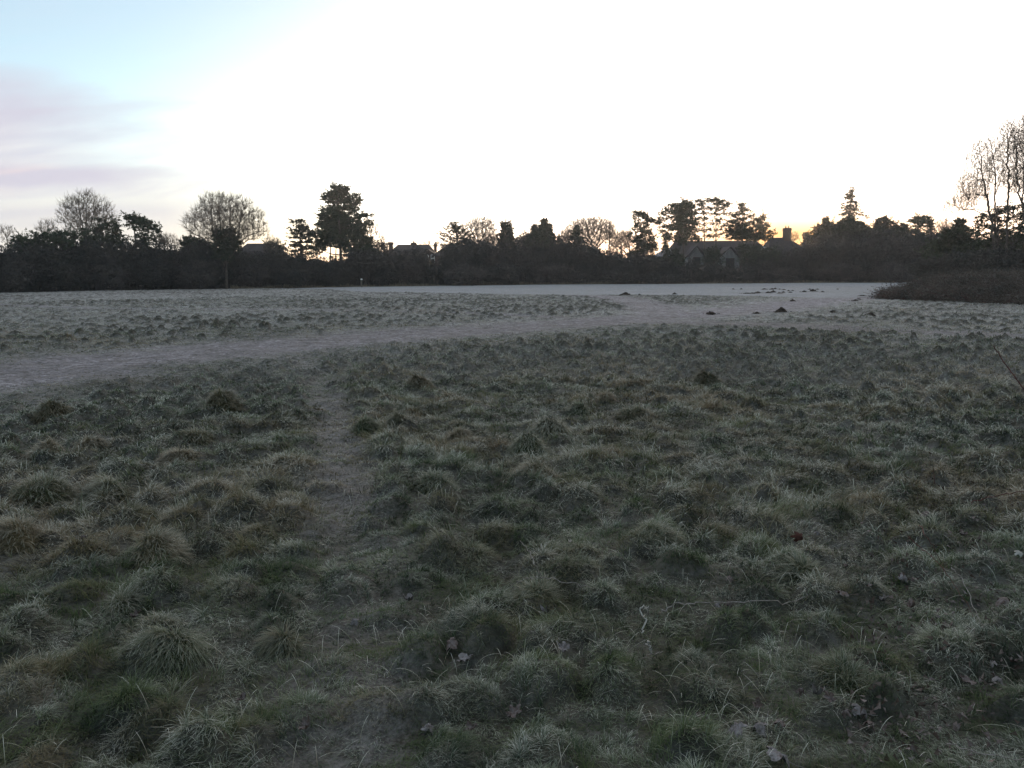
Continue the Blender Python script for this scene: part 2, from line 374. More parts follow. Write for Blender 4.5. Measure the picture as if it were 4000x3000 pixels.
def grass_band(d0,d1,K,e,n,wmin,wk,half=40):
    # blades per m2 = K*d^-e
    tot=int(K*2*R(half)*((d1**(2-e)-d0**(2-e))/(2-e)))
    u=rng.random(tot);d=(d0**(2-e)+u*(d1**(2-e)-d0**(2-e)))**(1/(2-e))
    a=(rng.random(tot)*2-1)*R(half)
    x=np.sin(a)*d;y=np.cos(a)*d
    z,mx,my,mi,mh,big,worn,mown=height(x,y,True)
    assert len(x)==tot
    keep=rng.random(tot)>np.clip(.22*worn+.93*big*.58+.98*mown,0,.985)
    # thin and bare spots between the tufts
    keep&=rng.random(tot)<np.clip(.75+fbm(x*3.1,y*3.1,40)*1.1+mh*9,.2,1)
    x,y,z,mx,my,mi,mh,big,worn,mown,d=[q[keep] for q in (x,y,z,mx,my,mi,mh,big,worn,mown,d)];m=len(x)
    patch=fbm(x*.55,y*.55,60);tuft=fbm(x*5,y*5,61)
    flow=fbm(x*1.3,y*1.3,62,2)*9+fbm(x*.2,y*.2,63,1)*3
    out=np.arctan2(my,mx);rr=np.hypot(mx,my)
    wgt=np.clip(mh*10,0,.35)
    tc=.12;wx=x+fbm(x*2.3,y*2.3,95)*.16;wy=y+fbm(x*2.3,y*2.3,96)*.16
    q4=rng.random(m)<.5;tc=np.where(q4,.085,.15)
    wx=np.where(q4,wx,wx*.8+wy*.6);wy=np.where(q4,wy,wy*.8-(wx-wy*.6)/.8*.6)
    ix=np.floor(wx/tc);iy=np.floor(wy/tc);ux=(ix+.1+.8*h2(ix,iy,91))*tc-wx;uy=(iy+.1+.8*h2(ix,iy,92))*tc-wy
    mat_=rng.random(m)<.5
    pull=np.where(mat_,0,rng.uniform(.2,.75,m))
    vx=np.where(q4,ux,.8*ux-.6*uy);vy=np.where(q4,uy,.6*ux+.8*uy)
    x=x+vx*pull;y=y+vy*pull
    to=np.arctan2(-vy,-vx)+rng.normal(0,.4,m);tz=h2(ix,iy,93);tz=np.where(mat_,.35,tz)
    ax_=np.cos(flow)*(1-wgt)*.8+np.cos(out)*wgt+.45*np.cos(to)+rng.normal(0,.65,m);ay_=np.sin(flow)*(1-wgt)*.8+np.sin(out)*wgt+.45*np.sin(to)+rng.normal(0,.65,m)
    ang=np.arctan2(ay_,ax_)
    L=(.034+.036*rng.random(m)+.04*np.clip(tuft+.1,0,1)+.30*mh)*(1-.65*np.maximum(big,worn))*np.where(mown>.3,.45,1)
    L*=(.78+.22*sst(3,6,d))*np.clip(1+patch*.7,.6,1.5)*(.55+.95*tz)
    L=L*(1-.35*(1-sst(1.5,5.5,pdist(x,y,PA))))
    L=np.where(rng.random(m)<.03,L*1.6,L)
    th0=np.where(mat_,rng.uniform(.5,1.25,m),np.abs(rng.normal(.55,.3,m)));th1=np.minimum(th0+rng.uniform(.7,1.7,m),2.2)
    W=np.maximum(wmin,wk*d)*rng.uniform(.6,1.3,m)
    rnd=np.clip(.5+tuft*.9+rng.normal(0,.25,m)-.25*(mh>.01),0,1)  # hummock blades darkened, flank shade painted into their green
    dry=np.clip(.20+patch*1.5+.25*(fbm(x*.25,y*.25,65,2)+.1)+.2*sst(-1,-4,x)*sst(4,6,d)*(1-sst(9,12,d))+(mi-.5)*.9*(mh>.01)+rng.normal(0,.18,m)+.3*worn,0,1)
    fr=frost_shade_at(x,y,d,big,mown,mh*.55,mi)*rng.uniform(.3,1.7,m)*(.75+.5*tz)*np.where(mh<.008,.8,.4+(6+5*sst(4,8,d))*np.minimum(mh,.09))*np.clip(.85+fbm(x*8,y*8,64,2)*2.4,.12,2.0)  # frost kept to hummock crowns, flanks dulled as painted shade
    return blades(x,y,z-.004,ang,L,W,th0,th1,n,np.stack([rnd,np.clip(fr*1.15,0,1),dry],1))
def grass():
    bands=[(1.9,5,125000,1.25,4,.0021,.00068),(5,12,110000,1.35,3,.0035,.00072),(12,26,65000,1.45,2,.006,.0006),(26,62,72000,1.55,1,.01,.0006)]
    for i,b in enumerate(bands):
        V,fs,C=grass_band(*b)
        if i==0:   # long frosted stems arching above the rest
            n=5200;d=rng.uniform(2,8,n)**1.0;a=(rng.random(n)*2-1)*R(40);x=np.sin(a)*d;y=np.cos(a)*d;k=(rng.random(n)<np.clip(.35+fbm(x*1.2,y*1.2,70)*1.6,.02,1));x=x[k];y=y[k];d=d[k];n=len(x)
            z=height(x,y);V2,f2,C2=blades(x,y,z,rng.uniform(0,6.28,n),rng.uniform(.07,.15,n),np.maximum(.0022,.00055*d),rng.uniform(.1,.9,n),rng.uniform(1.2,2.1,n),6,np.stack([rng.random(n),rng.uniform(.7,1.2,n),rng.uniform(0,1,n)],1))
            V,fs=join([(V,fs),(V2,f2)]);C=np.concatenate([C,C2])
        o=mesh('grass',V,fs,M_GRASS,attrs={'blade':C})
        tag(o,['rough frost-tipped grass nearest the camera','tufted frosty grass of the middle foreground','frosty grass around the near side of the wide path','short frosty grass of the far rough field'][i],kind='stuff')
grass()
#@@TREES
# ------------------------------------------------------------------ where the field ends: foot of the hedge line
HB=[(-1200,1160),(0,1145),(700,1131),(1400,1120),(2000,1112),(2800,1107),(3600,1103),(4200,1101),(5000,1098)]
_hp=[G(a,b) for a,b in HB]
HAZ=np.array([math.atan2(p[0],p[1]) for p in _hp]);HY=np.array([p[1] for p in _hp])
def azpx(px):
    p=P(px,1070,100.);return math.atan2(p[0],p[1])
def hedgeY(px): return float(np.interp(azpx(px),HAZ,HY))
SKY=[(-700,940),(0,968),(75,975),(120,965),(300,955),(450,955),(600,960),(700,962),(790,955),(900,958),(960,980),(1040,1000),(1100,978),(1170,995),(1230,1002),(1270,1014),(1345,1014),(1370,990),(1400,978),(1450,978),(1520,992),(1560,992),(1620,982),(1668,985),(1682,1042),(1714,1042),(1732,980),(1780,964),(1900,945),(2000,948),(2060,955),(2150,945),(2250,945),(2320,966),(2390,1004),(2480,1000),(2560,1008),(2600,1024),(2660,1044),(2700,1036),(2780,1036),(2830,1046),(2890,1044),(2930,1026),(3040,1012),(3100,975),(3160,950),(3200,940),(3300,925),(3400,915),(3500,915),(3600,925),(3700,925),(3800,920),(3900,915),(4000,905),(4700,900)]
def skytop(px): return float(np.interp(px,[s[0] for s in SKY],[s[1] for s in SKY]))
# ------------------------------------------------------------------ foliage made of small leaf sprays
def leaves(C,n,spread,size,flat=.6,g=None):
    """n little triangles scattered round each centre"""
    g=g or rng
    C=np.repeat(np.asarray(C,float),n,axis=0);m=len(C)
    c=C+g.normal(0,1,(m,3))*np.array([1,1,flat])*spread*.5
    s=size*g.uniform(.5,1.4,(m,1,1))
    a=g.normal(0,1,(m,3));a/=np.linalg.norm(a,axis=1,keepdims=True);b=g.normal(0,1,(m,3));b=np.cross(a,b);b/=np.linalg.norm(b,axis=1,keepdims=True)
    a=a[:,None];b=b[:,None]
    tri=np.concatenate([a*.75,-a*.45+b*.38,-a*.45-b*.38],1)*s
    V=(c[:,None]+tri).reshape(-1,3)
    return V,np.arange(3*m).reshape(-1,3)
def shell(c,r,n,g,inner=.35):
    d=g.normal(0,1,(n,3));d/=np.linalg.norm(d,axis=1,keepdims=True)
    return np.asarray(c)+d*np.asarray(r)*(g.uniform(inner,1,(n,1))**.6)
def nearest_on(pts,c):
    pts=np.asarray(pts);low=pts[pts[:,2]<c[2]-.1]
    if len(low)==0: low=pts[:1]
    return low[np.argmin(np.linalg.norm((low-c)*[1,1,.6],axis=1))]
def px_m(Y): return Y/F
def leafy(name,label,Y,trunk,puffs,fm=None,cat='tree',dens=1.0,tr=.2,group=None,size=.2,seed=0,base=None,extra=None,limb=True):
    """trunk: pixel polyline from top of the hedge downwards is extended to the ground; puffs (px,py,rx,ry[,density])"""
    g=np.random.default_rng(seed+int(abs(puffs[0][0]*7+puffs[0][1])))
    m=px_m(Y);b=P(trunk[0][0],1070,Y);gz=0.0
    rt=root(name,(b[0],Y,gz),label,cat,group);L=np.array([b[0],Y,gz])
    tp=[np.array([b[0],Y,gz-.3])]+[P(a,c,Y)+[0,g.normal(0,.15),0] for a,c in trunk]
    tp=spline(tp,max(10,3*len(tp)));rad=np.linspace(tr,tr*.25,len(tp))
    parts=[tube(tp,rad,8)]
    cen=[];lv=[]
    for pf in puffs:
        x,y,rx,ry=pf[:4];dn=pf[4] if len(pf)>4 else 1.0;rx=rx*1.06+1;ry=ry*1.04+1
        c=P(x,y,Y);c[1]+=g.normal(0,rx*m*.35);r=np.array([rx*m,max(rx,ry)*m*.9,ry*m])
        a=nearest_on(tp,c)
        if limb:
            mid=(a+c)/2+[0,0,-.08*np.linalg.norm(c-a)];lp=spline([a,mid,c],6);parts.append(tube(lp,np.linspace(tr*.38,tr*.1,6),5))
            # side shoots inside the puff
            e=shell(c,r*.9,7,g,.5);V_,F_=prisms(np.repeat(c[None],7,0),e,np.full(7,tr*.12),np.full(7,.015),4);parts.append((V_,[F_]))
        area=rx*ry*m*m*math.pi
        n=max(8,int(area*24*dn**1.25*dens));cc=shell(c,r,n,g,.1)
        lv.append(leaves(cc,8,.55*min(1,max(.4,r[2]*.55)),size*1.2,.4,g))
        k=max(7,int(area*2.6));oc=shell(c,r*1.02,k,g,.85);od=(oc-c)/(np.linalg.norm(oc-c,axis=1,keepdims=True)+1e-6);od[:,2]+=.35;sh=oc[:,None]+od[:,None]*np.linspace(0,.75,5)[None,:,None]*g.uniform(.3,1,(k,1,1));lv.append(leaves(sh.reshape(-1,3),4,.14,size*.8,.8,g))
    V,Fs=join(parts);mesh('trunk',V-L,Fs,M_BARK,rt,smooth=True)
    V,Fs=join(lv);V=V-L;mesh('crown',V,Fs,fm or M_PINE,rt)
    return rt
def spruce(name,label,px,top,bot,hw,Y,fm=None,dens=1.0,droop=.35,seed=0,group=None,sparse=False,cat='tree'):
    g=np.random.default_rng(seed+px);m=px_m(Y)
    t=P(px,top,Y);zb=P(px,bot,Y)[2];L=np.array([t[0],Y,0.0]);H=t[2]
    rt=root(name,L,label,cat,group)
    parts=[tube([[0,0,-.3],[0,0,H*.5],[0,0,H]],[.22,.14,.03],7)]
    lv=[];nl=int((H-zb)/(.55 if sparse else .42));E0=[];E1=[]
    for k in range(nl+1):
        f=k/nl;z=H-.15-(H-zb)*f;r=hw*1.18*m*(.10+.9*f**.85)*g.uniform(.72,1.15)
        nb=int(5+5*f)
        for j in range(nb):
            if sparse and g.random()<.28: continue
            a=g.uniform(0,2*np.pi);rr=r*g.uniform(.7,1.1)
            e=np.array([math.cos(a)*rr,math.sin(a)*rr,z-droop*rr+g.normal(0,.1)]);s=np.array([0,0,z])
            E0.append(s);E1.append(e)
            n=max(3,int(rr*(3.6 if not sparse else 3.)*dens));q=np.linspace(.3,1,n)[:,None]
            lv.append(s+(e-s)*q+g.normal(0,.05,(n,3)))
    V_,F_=prisms(np.array(E0),np.array(E1),np.full(len(E0),.05),np.full(len(E0),.015),4);parts.append((V_,[F_]))
    V,Fs=join(parts);mesh('trunk',V,Fs,M_BARK,rt)
    C=np.concatenate(lv);V,f=leaves(C,16 if not sparse else 13,.42,.27,.6,g);mesh('crown',V,[f],fm or M_CON,rt)
    return rt
# ------------------------------------------------------------------ leafless trees grown towards their outline
def colonize(nodes,par,att,step,di,dk,iters,g,up=.06,inert=.55):
    nodes=[np.array(n,float) for n in nodes];par=list(par);att=np.array(att,float)
    A=np.array(nodes);D=np.linalg.norm(att[:,None]-A[None],axis=2);ni=D.argmin(1);nd=D.min(1)
    for it in range(iters):
        act=nd<di
        if not act.any() : break
        idx=ni[act];v=att[act]-np.array(nodes)[idx];v/=np.linalg.norm(v,axis=1,keepdims=True)+1e-9
        u,inv=np.unique(idx,return_inverse=True);s=np.zeros((len(u),3));np.add.at(s,inv,v)
        s/=np.linalg.norm(s,axis=1,keepdims=True)+1e-9;NA=np.array(nodes);pd=NA[u]-NA[np.array(par)[u]];pd/=np.linalg.norm(pd,axis=1,keepdims=True)+1e-9;s+=inert*pd;s+=g.normal(0,.10,s.shape);s[:,2]+=up
        s/=np.linalg.norm(s,axis=1,keepdims=True)
        new=np.array(nodes)[u]+s*step;b=len(nodes);nodes+=list(new);par+=list(u)
        Dn=np.linalg.norm(att[:,None]-new[None],axis=2);m=Dn.min(1);mi=Dn.argmin(1)+b
        upd=m<nd;ni=np.where(upd,mi,ni);nd=np.where(upd,m,nd)
        k=nd>dk;att=att[k];ni=ni[k];nd=nd[k]
        if len(att)==0: break
    return np.array(nodes),np.array(par)
def bare(name,label,Y,stem,env,n=700,step=.4,seed=0,r0=.013,e=2.35,twigs=3,tl=.9,group=None,rmax=.6,up=.06,base=None,stems=None,di=3.2):
    """stem: pixel polyline from ground up; env: list of (px,py,rx,ry) ellipses filled with growth targets"""
    g=np.random.default_rng(seed);m=px_m(Y);r0=r0*1.22;n=int(n*1.45);twigs=twigs+2
    b=P(base if base else stem[0][0],1070,Y);L=np.array([b[0],Y,0.0])
    rt=root(name,L,label,'tree',group)
    nodes=[np.array([b[0],Y,-.3])];par=[-1]
    def add(poly,start):
        prev=start
        for q in poly:
            a=nodes[prev];k=max(1,int(np.linalg.norm(q-a)/step))
            for i in range(1,k+1):
                nodes.append(a+(q-a)*i/k+g.normal(0,.04,3));par.append(prev);prev=len(nodes)-1
        return prev
    p=add([P(x,y,Y) for x,y in stem],0)
    for st in (stems or []):
        pts=[P(x,y,Y+st[1]) for x,y in st[0]]
        A=np.array(nodes);s=int(np.linalg.norm(A-pts[0],axis=1).argmin());add(pts,s)
    att=[];ar=[x[2]*x[3] for x in env]
    for (x,y,rx,ry),w in zip(env,ar):
        k=int(2.1*n*w/sum(ar));c=P(x,y,Y);att.append(shell(c,[rx*m,min(rx,ry*1.4)*m*.85,ry*m],k,g,.15))
    att=np.concatenate(att)
    nodes,par=colonize(nodes,par,att,step,di,step*1.15,120,g,up)
    # fine end twigs
    kids=np.zeros(len(nodes),int);
    for q in par[1:]: kids[q]+=1
    cen=np.array([np.mean([p_[0] for p_ in att]),Y,nodes[:,2].min()+.3*np.ptp(nodes[:,2])])
    tips=np.where(kids<=1)[0];tips=tips[tips>5]
    tt=np.repeat(tips,twigs);d=nodes[tt]-cen;d/=np.linalg.norm(d,axis=1,keepdims=True);d=d*.8+g.normal(0,.55,d.shape);d[:,2]+=.25;d/=np.linalg.norm(d,axis=1,keepdims=True)
    ln=tl*g.uniform(.4,1,(len(tt),1));T0=nodes[tt];T1=T0+d*ln*.55;d2=d+g.normal(0,.3,d.shape);T2=T1+d2*ln*.45
    rad=np.zeros(len(nodes));rad+=0
    acc=np.where(kids==0,r0**e,0.)
    for i in range(len(nodes)-1,0,-1): acc[par[i]]+=acc[i]
    rad=np.minimum(acc**(1/e)*1.0,rmax)
    ch=np.arange(1,len(nodes));pa=par[1:]
    th=rad[ch]>min(.06,.35*rad.max())
    V,f=prisms(nodes[pa[th]],nodes[ch[th]],np.minimum(rad[pa[th]],rad[ch[th]]*1.35),rad[ch[th]],7)
    mesh('trunk',V-L,[f],M_BARK,rt,smooth=True)
    V1,f1=prisms(nodes[pa[~th]],nodes[ch[~th]],np.minimum(rad[pa[~th]],rad[ch[~th]]*1.35),rad[ch[~th]],4)
    V2,f2=prisms(T0,T1,np.full(len(T0),r0*.95),np.full(len(T0),r0*.8),3);V3,f3=prisms(T1,T2,np.full(len(T0),r0*.8),np.full(len(T0),r0*.5),3)
    V,Fs=join([(V1,[f1]),(V2,[f2]),(V3,[f3])]);mesh('crown',V-L,Fs,M_TWIG,rt)
    return rt
# ------------------------------------------------------------------ the dark belt of hedge and scrub along the field edge
def thicket():
    g=np.random.default_rng(5);xs=np.arange(-700,4700,9.0)
    core=[];cen=[];tw0=[];tw1=[]
    prof=[]
    for x in xs:
        Y=hedgeY(x)+2.2;top=P(x,skytop(x)-10+fbm(np.array([x*.035]),np.array([2.]),3)[0]*26,Y)
        prof.append((x,Y,max(1.2,top[2])))
    # inner mass of packed stems: closed lumpy bank
    pr=[]
    for (x,Y,h) in prof:
        w=1.6;b=P(x,1070,Y)[0]
        row=[]
        for (t,zz) in ((0,0),(.02,.35),(.1,.7),(.3,.93),(.6,.95),(.9,.7),(1,0)):
            z=zz*h*.93;yy=Y-w*.5+t*3.6+g.normal(0,.25);row.append((b+g.normal(0,.12),yy,z+g.normal(0,.08)-(.3 if zz==0 else 0)))
        pr.append(row)
    pr=np.array(pr);n,k,_=pr.shape
    i=np.arange(n-1)[:,None]*k;j=np.arange(k-1)[None]
    f=np.stack([i+j,i+j+1,i+k+j+1,i+k+j],2).reshape(-1,4)
    parts=[(pr.reshape(-1,3),[f])]
    for (x,Y,h) in prof:
        m=int(26*h/3)
        z=g.uniform(0,1,m)**.8*h;yy=Y-1.0-.9*np.sin(np.clip(z/h,0,1)*2.6)*g.uniform(.3,1,m)+(z/h>.85)*g.uniform(0,3,m)
        bx=P(x,1070,Y)[0]+g.normal(0,.25,m);cen.append(np.stack([bx,yy,z],1))
        m=7;a=np.stack([P(x,1070,Y)[0]+g.normal(0,.3,m),Y-.6+g.uniform(-.6,1.5,m),h*g.uniform(.3,.95,m)],1)
        tw0.append(a);tw1.append(a+np.stack([g.normal(0,.35,m),g.normal(-.1,.35,m),g.uniform(.3,1.0,m)],1))
    parts.append(leaves(np.concatenate(cen),5,.5,.2,.9,g))
    A=np.concatenate(tw0);V,f2=prisms(A,np.concatenate(tw1),np.full(len(A),.022),np.full(len(A),.009),3);parts.append((V,[f2]))
    V,Fs=join(parts);o=mesh('thicket',V,Fs,M_HEDGE);tag(o,'dark unbroken belt of scrub along the far field edge',kind='stuff')
    # pale dead grass standing along its foot
    xs=g.uniform(900,3500,5200);pt=np.array([[*P(x,1070,hedgeY(x)-.9)[:2],0] for x in xs]);pt[:,1]+=g.normal(0,.5,len(pt));pt[:,2]=height(pt[:,0],pt[:,1])
    fr=np.clip(.5+fbm(xs*.02,xs*0,6),0,1)
    V,fs,C=blades(pt[:,0],pt[:,1],pt[:,2],g.uniform(0,6.28,len(pt)),g.uniform(.15,.5,len(pt))*(.5+fr),np.full(len(pt),.035),g.uniform(0,.3,len(pt)),g.uniform(.3,.9,len(pt)),2,np.stack([g.random(len(pt)),np.full(len(pt),.25),np.full(len(pt),1.)],1))
    o=mesh('grass',V,fs,M_GRASS,attrs={'blade':C});tag(o,'pale dead grass standing along the foot of the hedge',kind='stuff')
thicket()
def bush(label,px,top,hw,dy,fm=None,bot=None,seed=1,name='bush',dens=1.2,size=.18):
    Y=hedgeY(px)+dy;m=px_m(Y);bot=bot or 1085
    bot=float(np.interp(px,[h[0] for h in HB],[h[1] for h in HB]))-3;mid=(top+bot)/2;ry=(bot-top)/2
    pf=[(px,mid+ry*.15,hw,ry*.85,1.0)]
    g=np.random.default_rng(seed+int(px))
    for k in range(7):
        a=g.uniform(-1,1);pf.append((px+a*hw*.75,top+ry*.35+abs(a)**1.6*ry*.75,hw*.34,ry*.34,1.3))
    return leafy(name,label,Y,[(px,mid)],pf,fm or M_SHRUB,'bush',dens,.045,size=size,seed=seed)
# ------------------------------------------------------------------ left side, left to right
B=hedgeY
bare('bare_tree','slim leafless sapling at the far left edge',B(30)+6,[(30,1000),(28,930)],[(32,925,26,42)],160,.28,1,.012,tl=.6,rmax=.12,di=2.5)
leafy('pine_tree','small flat-topped pine beside the leafless sapling',B(95)+3,[(92,990),(95,950)],[(70,944,18,12),(95,932,26,9),(112,945,14,13),(80,960,22,10),(105,965,22,14),(92,985,30,18)],seed=3)
leafy('pine_tree','dark bushy pine with stepped top, second pine from the left',B(170)+3,[(165,990),(168,940)],[(142,922,15,11),(165,918,26,10),(190,930,18,16),(150,945,26,16),(180,955,30,20),(160,985,38,26)],seed=4)
bare('bare_tree','small twiggy bare tree rising behind the second pine',B(185)+9,[(185,1000),(184,930)],[(185,905,38,40)],260,.3,5,.011,tl=.7,rmax=.14,di=2.5)
leafy('pine_tree','low broad pine in front of the tall domed bare tree',B(250)+3,[(250,990),(252,935)],[(222,922,16,13),(245,916,26,11),(275,912,18,9),(290,926,18,14),(235,945,30,18),(270,950,34,22),(250,985,50,28)],seed=5)
bare('bare_tree','tall leafless tree with fan-shaped dome crown, leftmost of the two big ones',B(335)+7,[(337,1060),(336,960),(335,915)],
     [(330,850,85,88),(300,850,72,70),(385,850,62,66),(335,800,62,42)],1700,.42,11,.0125,twigs=4,tl=1.0,rmax=.42,up=.10,
     stems=[([(336,940),(322,880),(308,820),(305,790)],.3),([(336,930),(337,860),(338,790)],-.3),([(337,935),(352,880),(368,820)],.5),([(335,950),(300,900),(255,850)],.8),([(337,955),(372,915),(400,880)],-.8)])
leafy('ivy_tree','dark ivy-covered trunk under the leftmost domed bare tree',B(340)+4,[(338,1000),(340,930)],[(340,915,22,22),(330,945,26,26),(355,955,32,26),(338,990,50,34)],M_IVY,seed=8)
leafy('evergreen_tree','round loose evergreen right of the leftmost domed bare tree',B(420)+5,[(425,1000),(425,900)],[(400,870,26,24,.6),(425,875,26,22,.55),(380,905,26,26,.8),(455,880,24,24,.6),(435,915,40,28,.8),(400,945,44,30),(460,950,40,34)],M_IVY,seed=9,dens=.9)
leafy('scots_pine','leaning pine with flat crown sweeping right, beside the round evergreen',B(545)+4,[(530,1000),(528,940),(522,890)],[(502,848,14,9),(520,852,24,13),(545,862,26,14),(568,872,24,15),(590,888,22,13),(608,898,12,14),(520,875,24,14,.7),(560,893,26,10,.7),(575,915,30,9,.6),(545,925,20,10,.5),(590,930,22,8,.5),(535,955,26,18,.7)],seed=10)
leafy('ivy_tree','upright ivy-clad stump between the leaning pine and the scrub',B(568)+2.5,[(568,1010),(567,960)],[(567,945,16,28),(566,985,20,30),(575,1010,30,22)],M_IVY,seed=12)
bare('bare_tree','stubby pollarded bare tree right of the leaning pine',B(628)+4,[(626,1010),(625,965)],[(622,940,20,24),(640,945,18,20)],330,.22,13,.018,twigs=5,tl=.45,rmax=.2,di=2.2)
bare('bare_tree','low tangled bare tree left of the second domed tree',B(668)+7,[(668,1010),(665,970)],[(665,945,38,28),(690,955,26,20)],260,.3,14,.011,tl=.6,rmax=.12,di=2.5)
leafy('pine_tree','dark low pine under the left edge of the second domed tree',B(750)+5,[(755,1010),(750,960)],[(712,950,20,16),(735,935,22,15),(765,938,24,14),(790,955,24,18),(745,965,45,26),(755,1000,52,30)],seed=15)
bare('bare_tree','widest leafless tree with fan-shaped dome and pale trunk',B(882)+1.4,[(882,1100),(880,1060),(872,1010)],
     [(882,865,120,100),(800,880,80,62),(965,880,78,68),(850,800,70,42),(930,815,55,40)],2300,.42,21,.0125,twigs=4,tl=1.0,rmax=.5,up=.08,
     stems=[([(875,1020),(848,940),(828,900),(826,830),(830,780)],.3),([(876,1020),(868,930),(860,860),(852,800)],-.4),([(878,1030),(888,950),(897,880),(900,800)],.4),([(880,1030),(915,950),(938,890),(945,830)],.2),([(880,1040),(925,970),(960,925),(1010,905)],.9),([(878,1040),(840,970),(790,930),(740,905)],-.9),([(880,1040),(930,960),(985,930),(1040,935)],-.6)])
leafy('holly_tree','compact dark evergreen inside the widest domed bare tree',B(880)+.4,[(882,1040),(880,930)],[(860,908,22,14),(888,902,20,8),(905,905,22,12),(850,925,22,16),(880,935,34,26),(915,935,22,22),(930,955,16,16),(880,965,52,30),(875,1000,44,24,.7)],M_CON,seed=17,dens=1.1)
leafy('pine_tree','small dense pine at the right end of the hipped roof',B(1085)+9,[(1085,1010),(1082,975)],[(1060,952,16,7),(1075,962,22,10),(1095,975,26,14),(1085,995,36,20)],seed=18)
leafy('cedar_tree','layered cedar with square flat top left of the tallest pine',B(1175)+8,[(1178,1040),(1172,940),(1172,880)],[(1172,866,27,7),(1168,884,30,6,.8),(1158,898,26,5,.8),(1190,893,24,7,.8),(1172,912,36,6,.8),(1205,905,26,9,.8),(1150,928,22,5,.9),(1188,925,28,7,.8),(1222,915,22,10,.8),(1170,945,36,6,.75),(1215,940,28,9,.8),(1155,960,26,7,.9),(1195,962,30,7,.7),(1160,978,30,7,.7),(1225,970,26,9,.7),(1205,990,34,8,.7),(1170,1000,36,10,.6)],M_CON,seed=19,dens=1.2)
leafy('pine_tree','tallest pine, a ragged dark tower left of the chimneyed house',B(1330)+7,[(1332,1040),(1330,930),(1322,800),(1325,750)],
  [(1302,733,12,9,.9),(1330,738,27,14,1.2),(1348,745,18,16,1.1),(1315,758,34,16,1.1),(1280,765,22,12,.9),(1268,775,14,9,.8),(1300,785,36,14,1),(1345,775,30,20,1),(1390,770,18,17,.65),(1405,790,16,16,.6),(1372,795,22,14,.7),(1265,817,26,6,.8),(1300,812,34,13,1),(1340,812,36,14,1),(1385,820,26,15,.75),(1405,838,30,11,.8),(1300,840,44,22,1.3),(1345,850,42,24,1.1),(1262,845,20,12,.9),(1395,860,26,14,.8),(1430,840,16,8,.7),(1290,870,48,26,1.4),(1340,885,52,30,1.3),(1250,880,20,12,.8),(1415,875,28,14,.8),(1445,868,12,8,.5),(1390,900,44,26,1.2),(1280,915,46,26,1.3),(1330,935,52,26,1.2),(1405,935,42,28,1.2),(1265,945,34,14,1.0),(1420,965,40,28,1.2),(1350,960,40,20,1),(1395,985,44,22,1.1),(1440,985,36,24,1.1),(1248,972,30,14,.9),(1262,955,26,12,1),(1470,1000,36,20,1)],M_PINE,dens=1.25,tr=.3,seed=20)
for i,(x,lb) in enumerate([(1290,'left'),(1311,'middle'),(1328,'right')]):
    leafy('pine_tree',['slim pine trunk seen in the gap under the tallest pine, left of three','slim pine trunk seen in the gap under the tallest pine, middle of three','slim pine trunk seen in the gap under the tallest pine, right of three'][i],B(x)+8+i,[(x,1040),(x+2,930)],[(x,930,26,20,1),(x+4,905,20,16,1)],M_PINE,dens=1,tr=.2,seed=23+i)
bare('bare_tree','crooked leafless tree against the right side of the tallest pine',B(1445)+9,[(1440,1020),(1445,930)],[(1448,895,36,42),(1478,935,28,26)],300,.32,25,.012,tl=.7,rmax=.14,di=2.6)
leafy('bush','ragged dark bush left of the tall left chimney',B(1490)+5,[(1490,1040),(1490,1000)],[(1468,965,16,13,.7),(1490,960,20,14,.7),(1508,978,16,13,.8),(1480,990,36,18),(1505,1000,30,16)],M_SHRUB,'bush',seed=26)
bare('bare_tree','leafless hedgerow tree just left of the tall left chimney',B(1500)+7,[(1502,1030),(1500,985)],[(1500,955,28,24)],170,.28,27,.011,tl=.5,rmax=.1,di=2.3)
bare('bare_tree','faint leafless treetop behind the right end of the chimneyed roof',B(1670)+45,[(1672,1020),(1670,980)],[(1665,955,30,14),(1692,960,18,14)],150,.5,28,.02,tl=.8,rmax=.12,di=3.5)
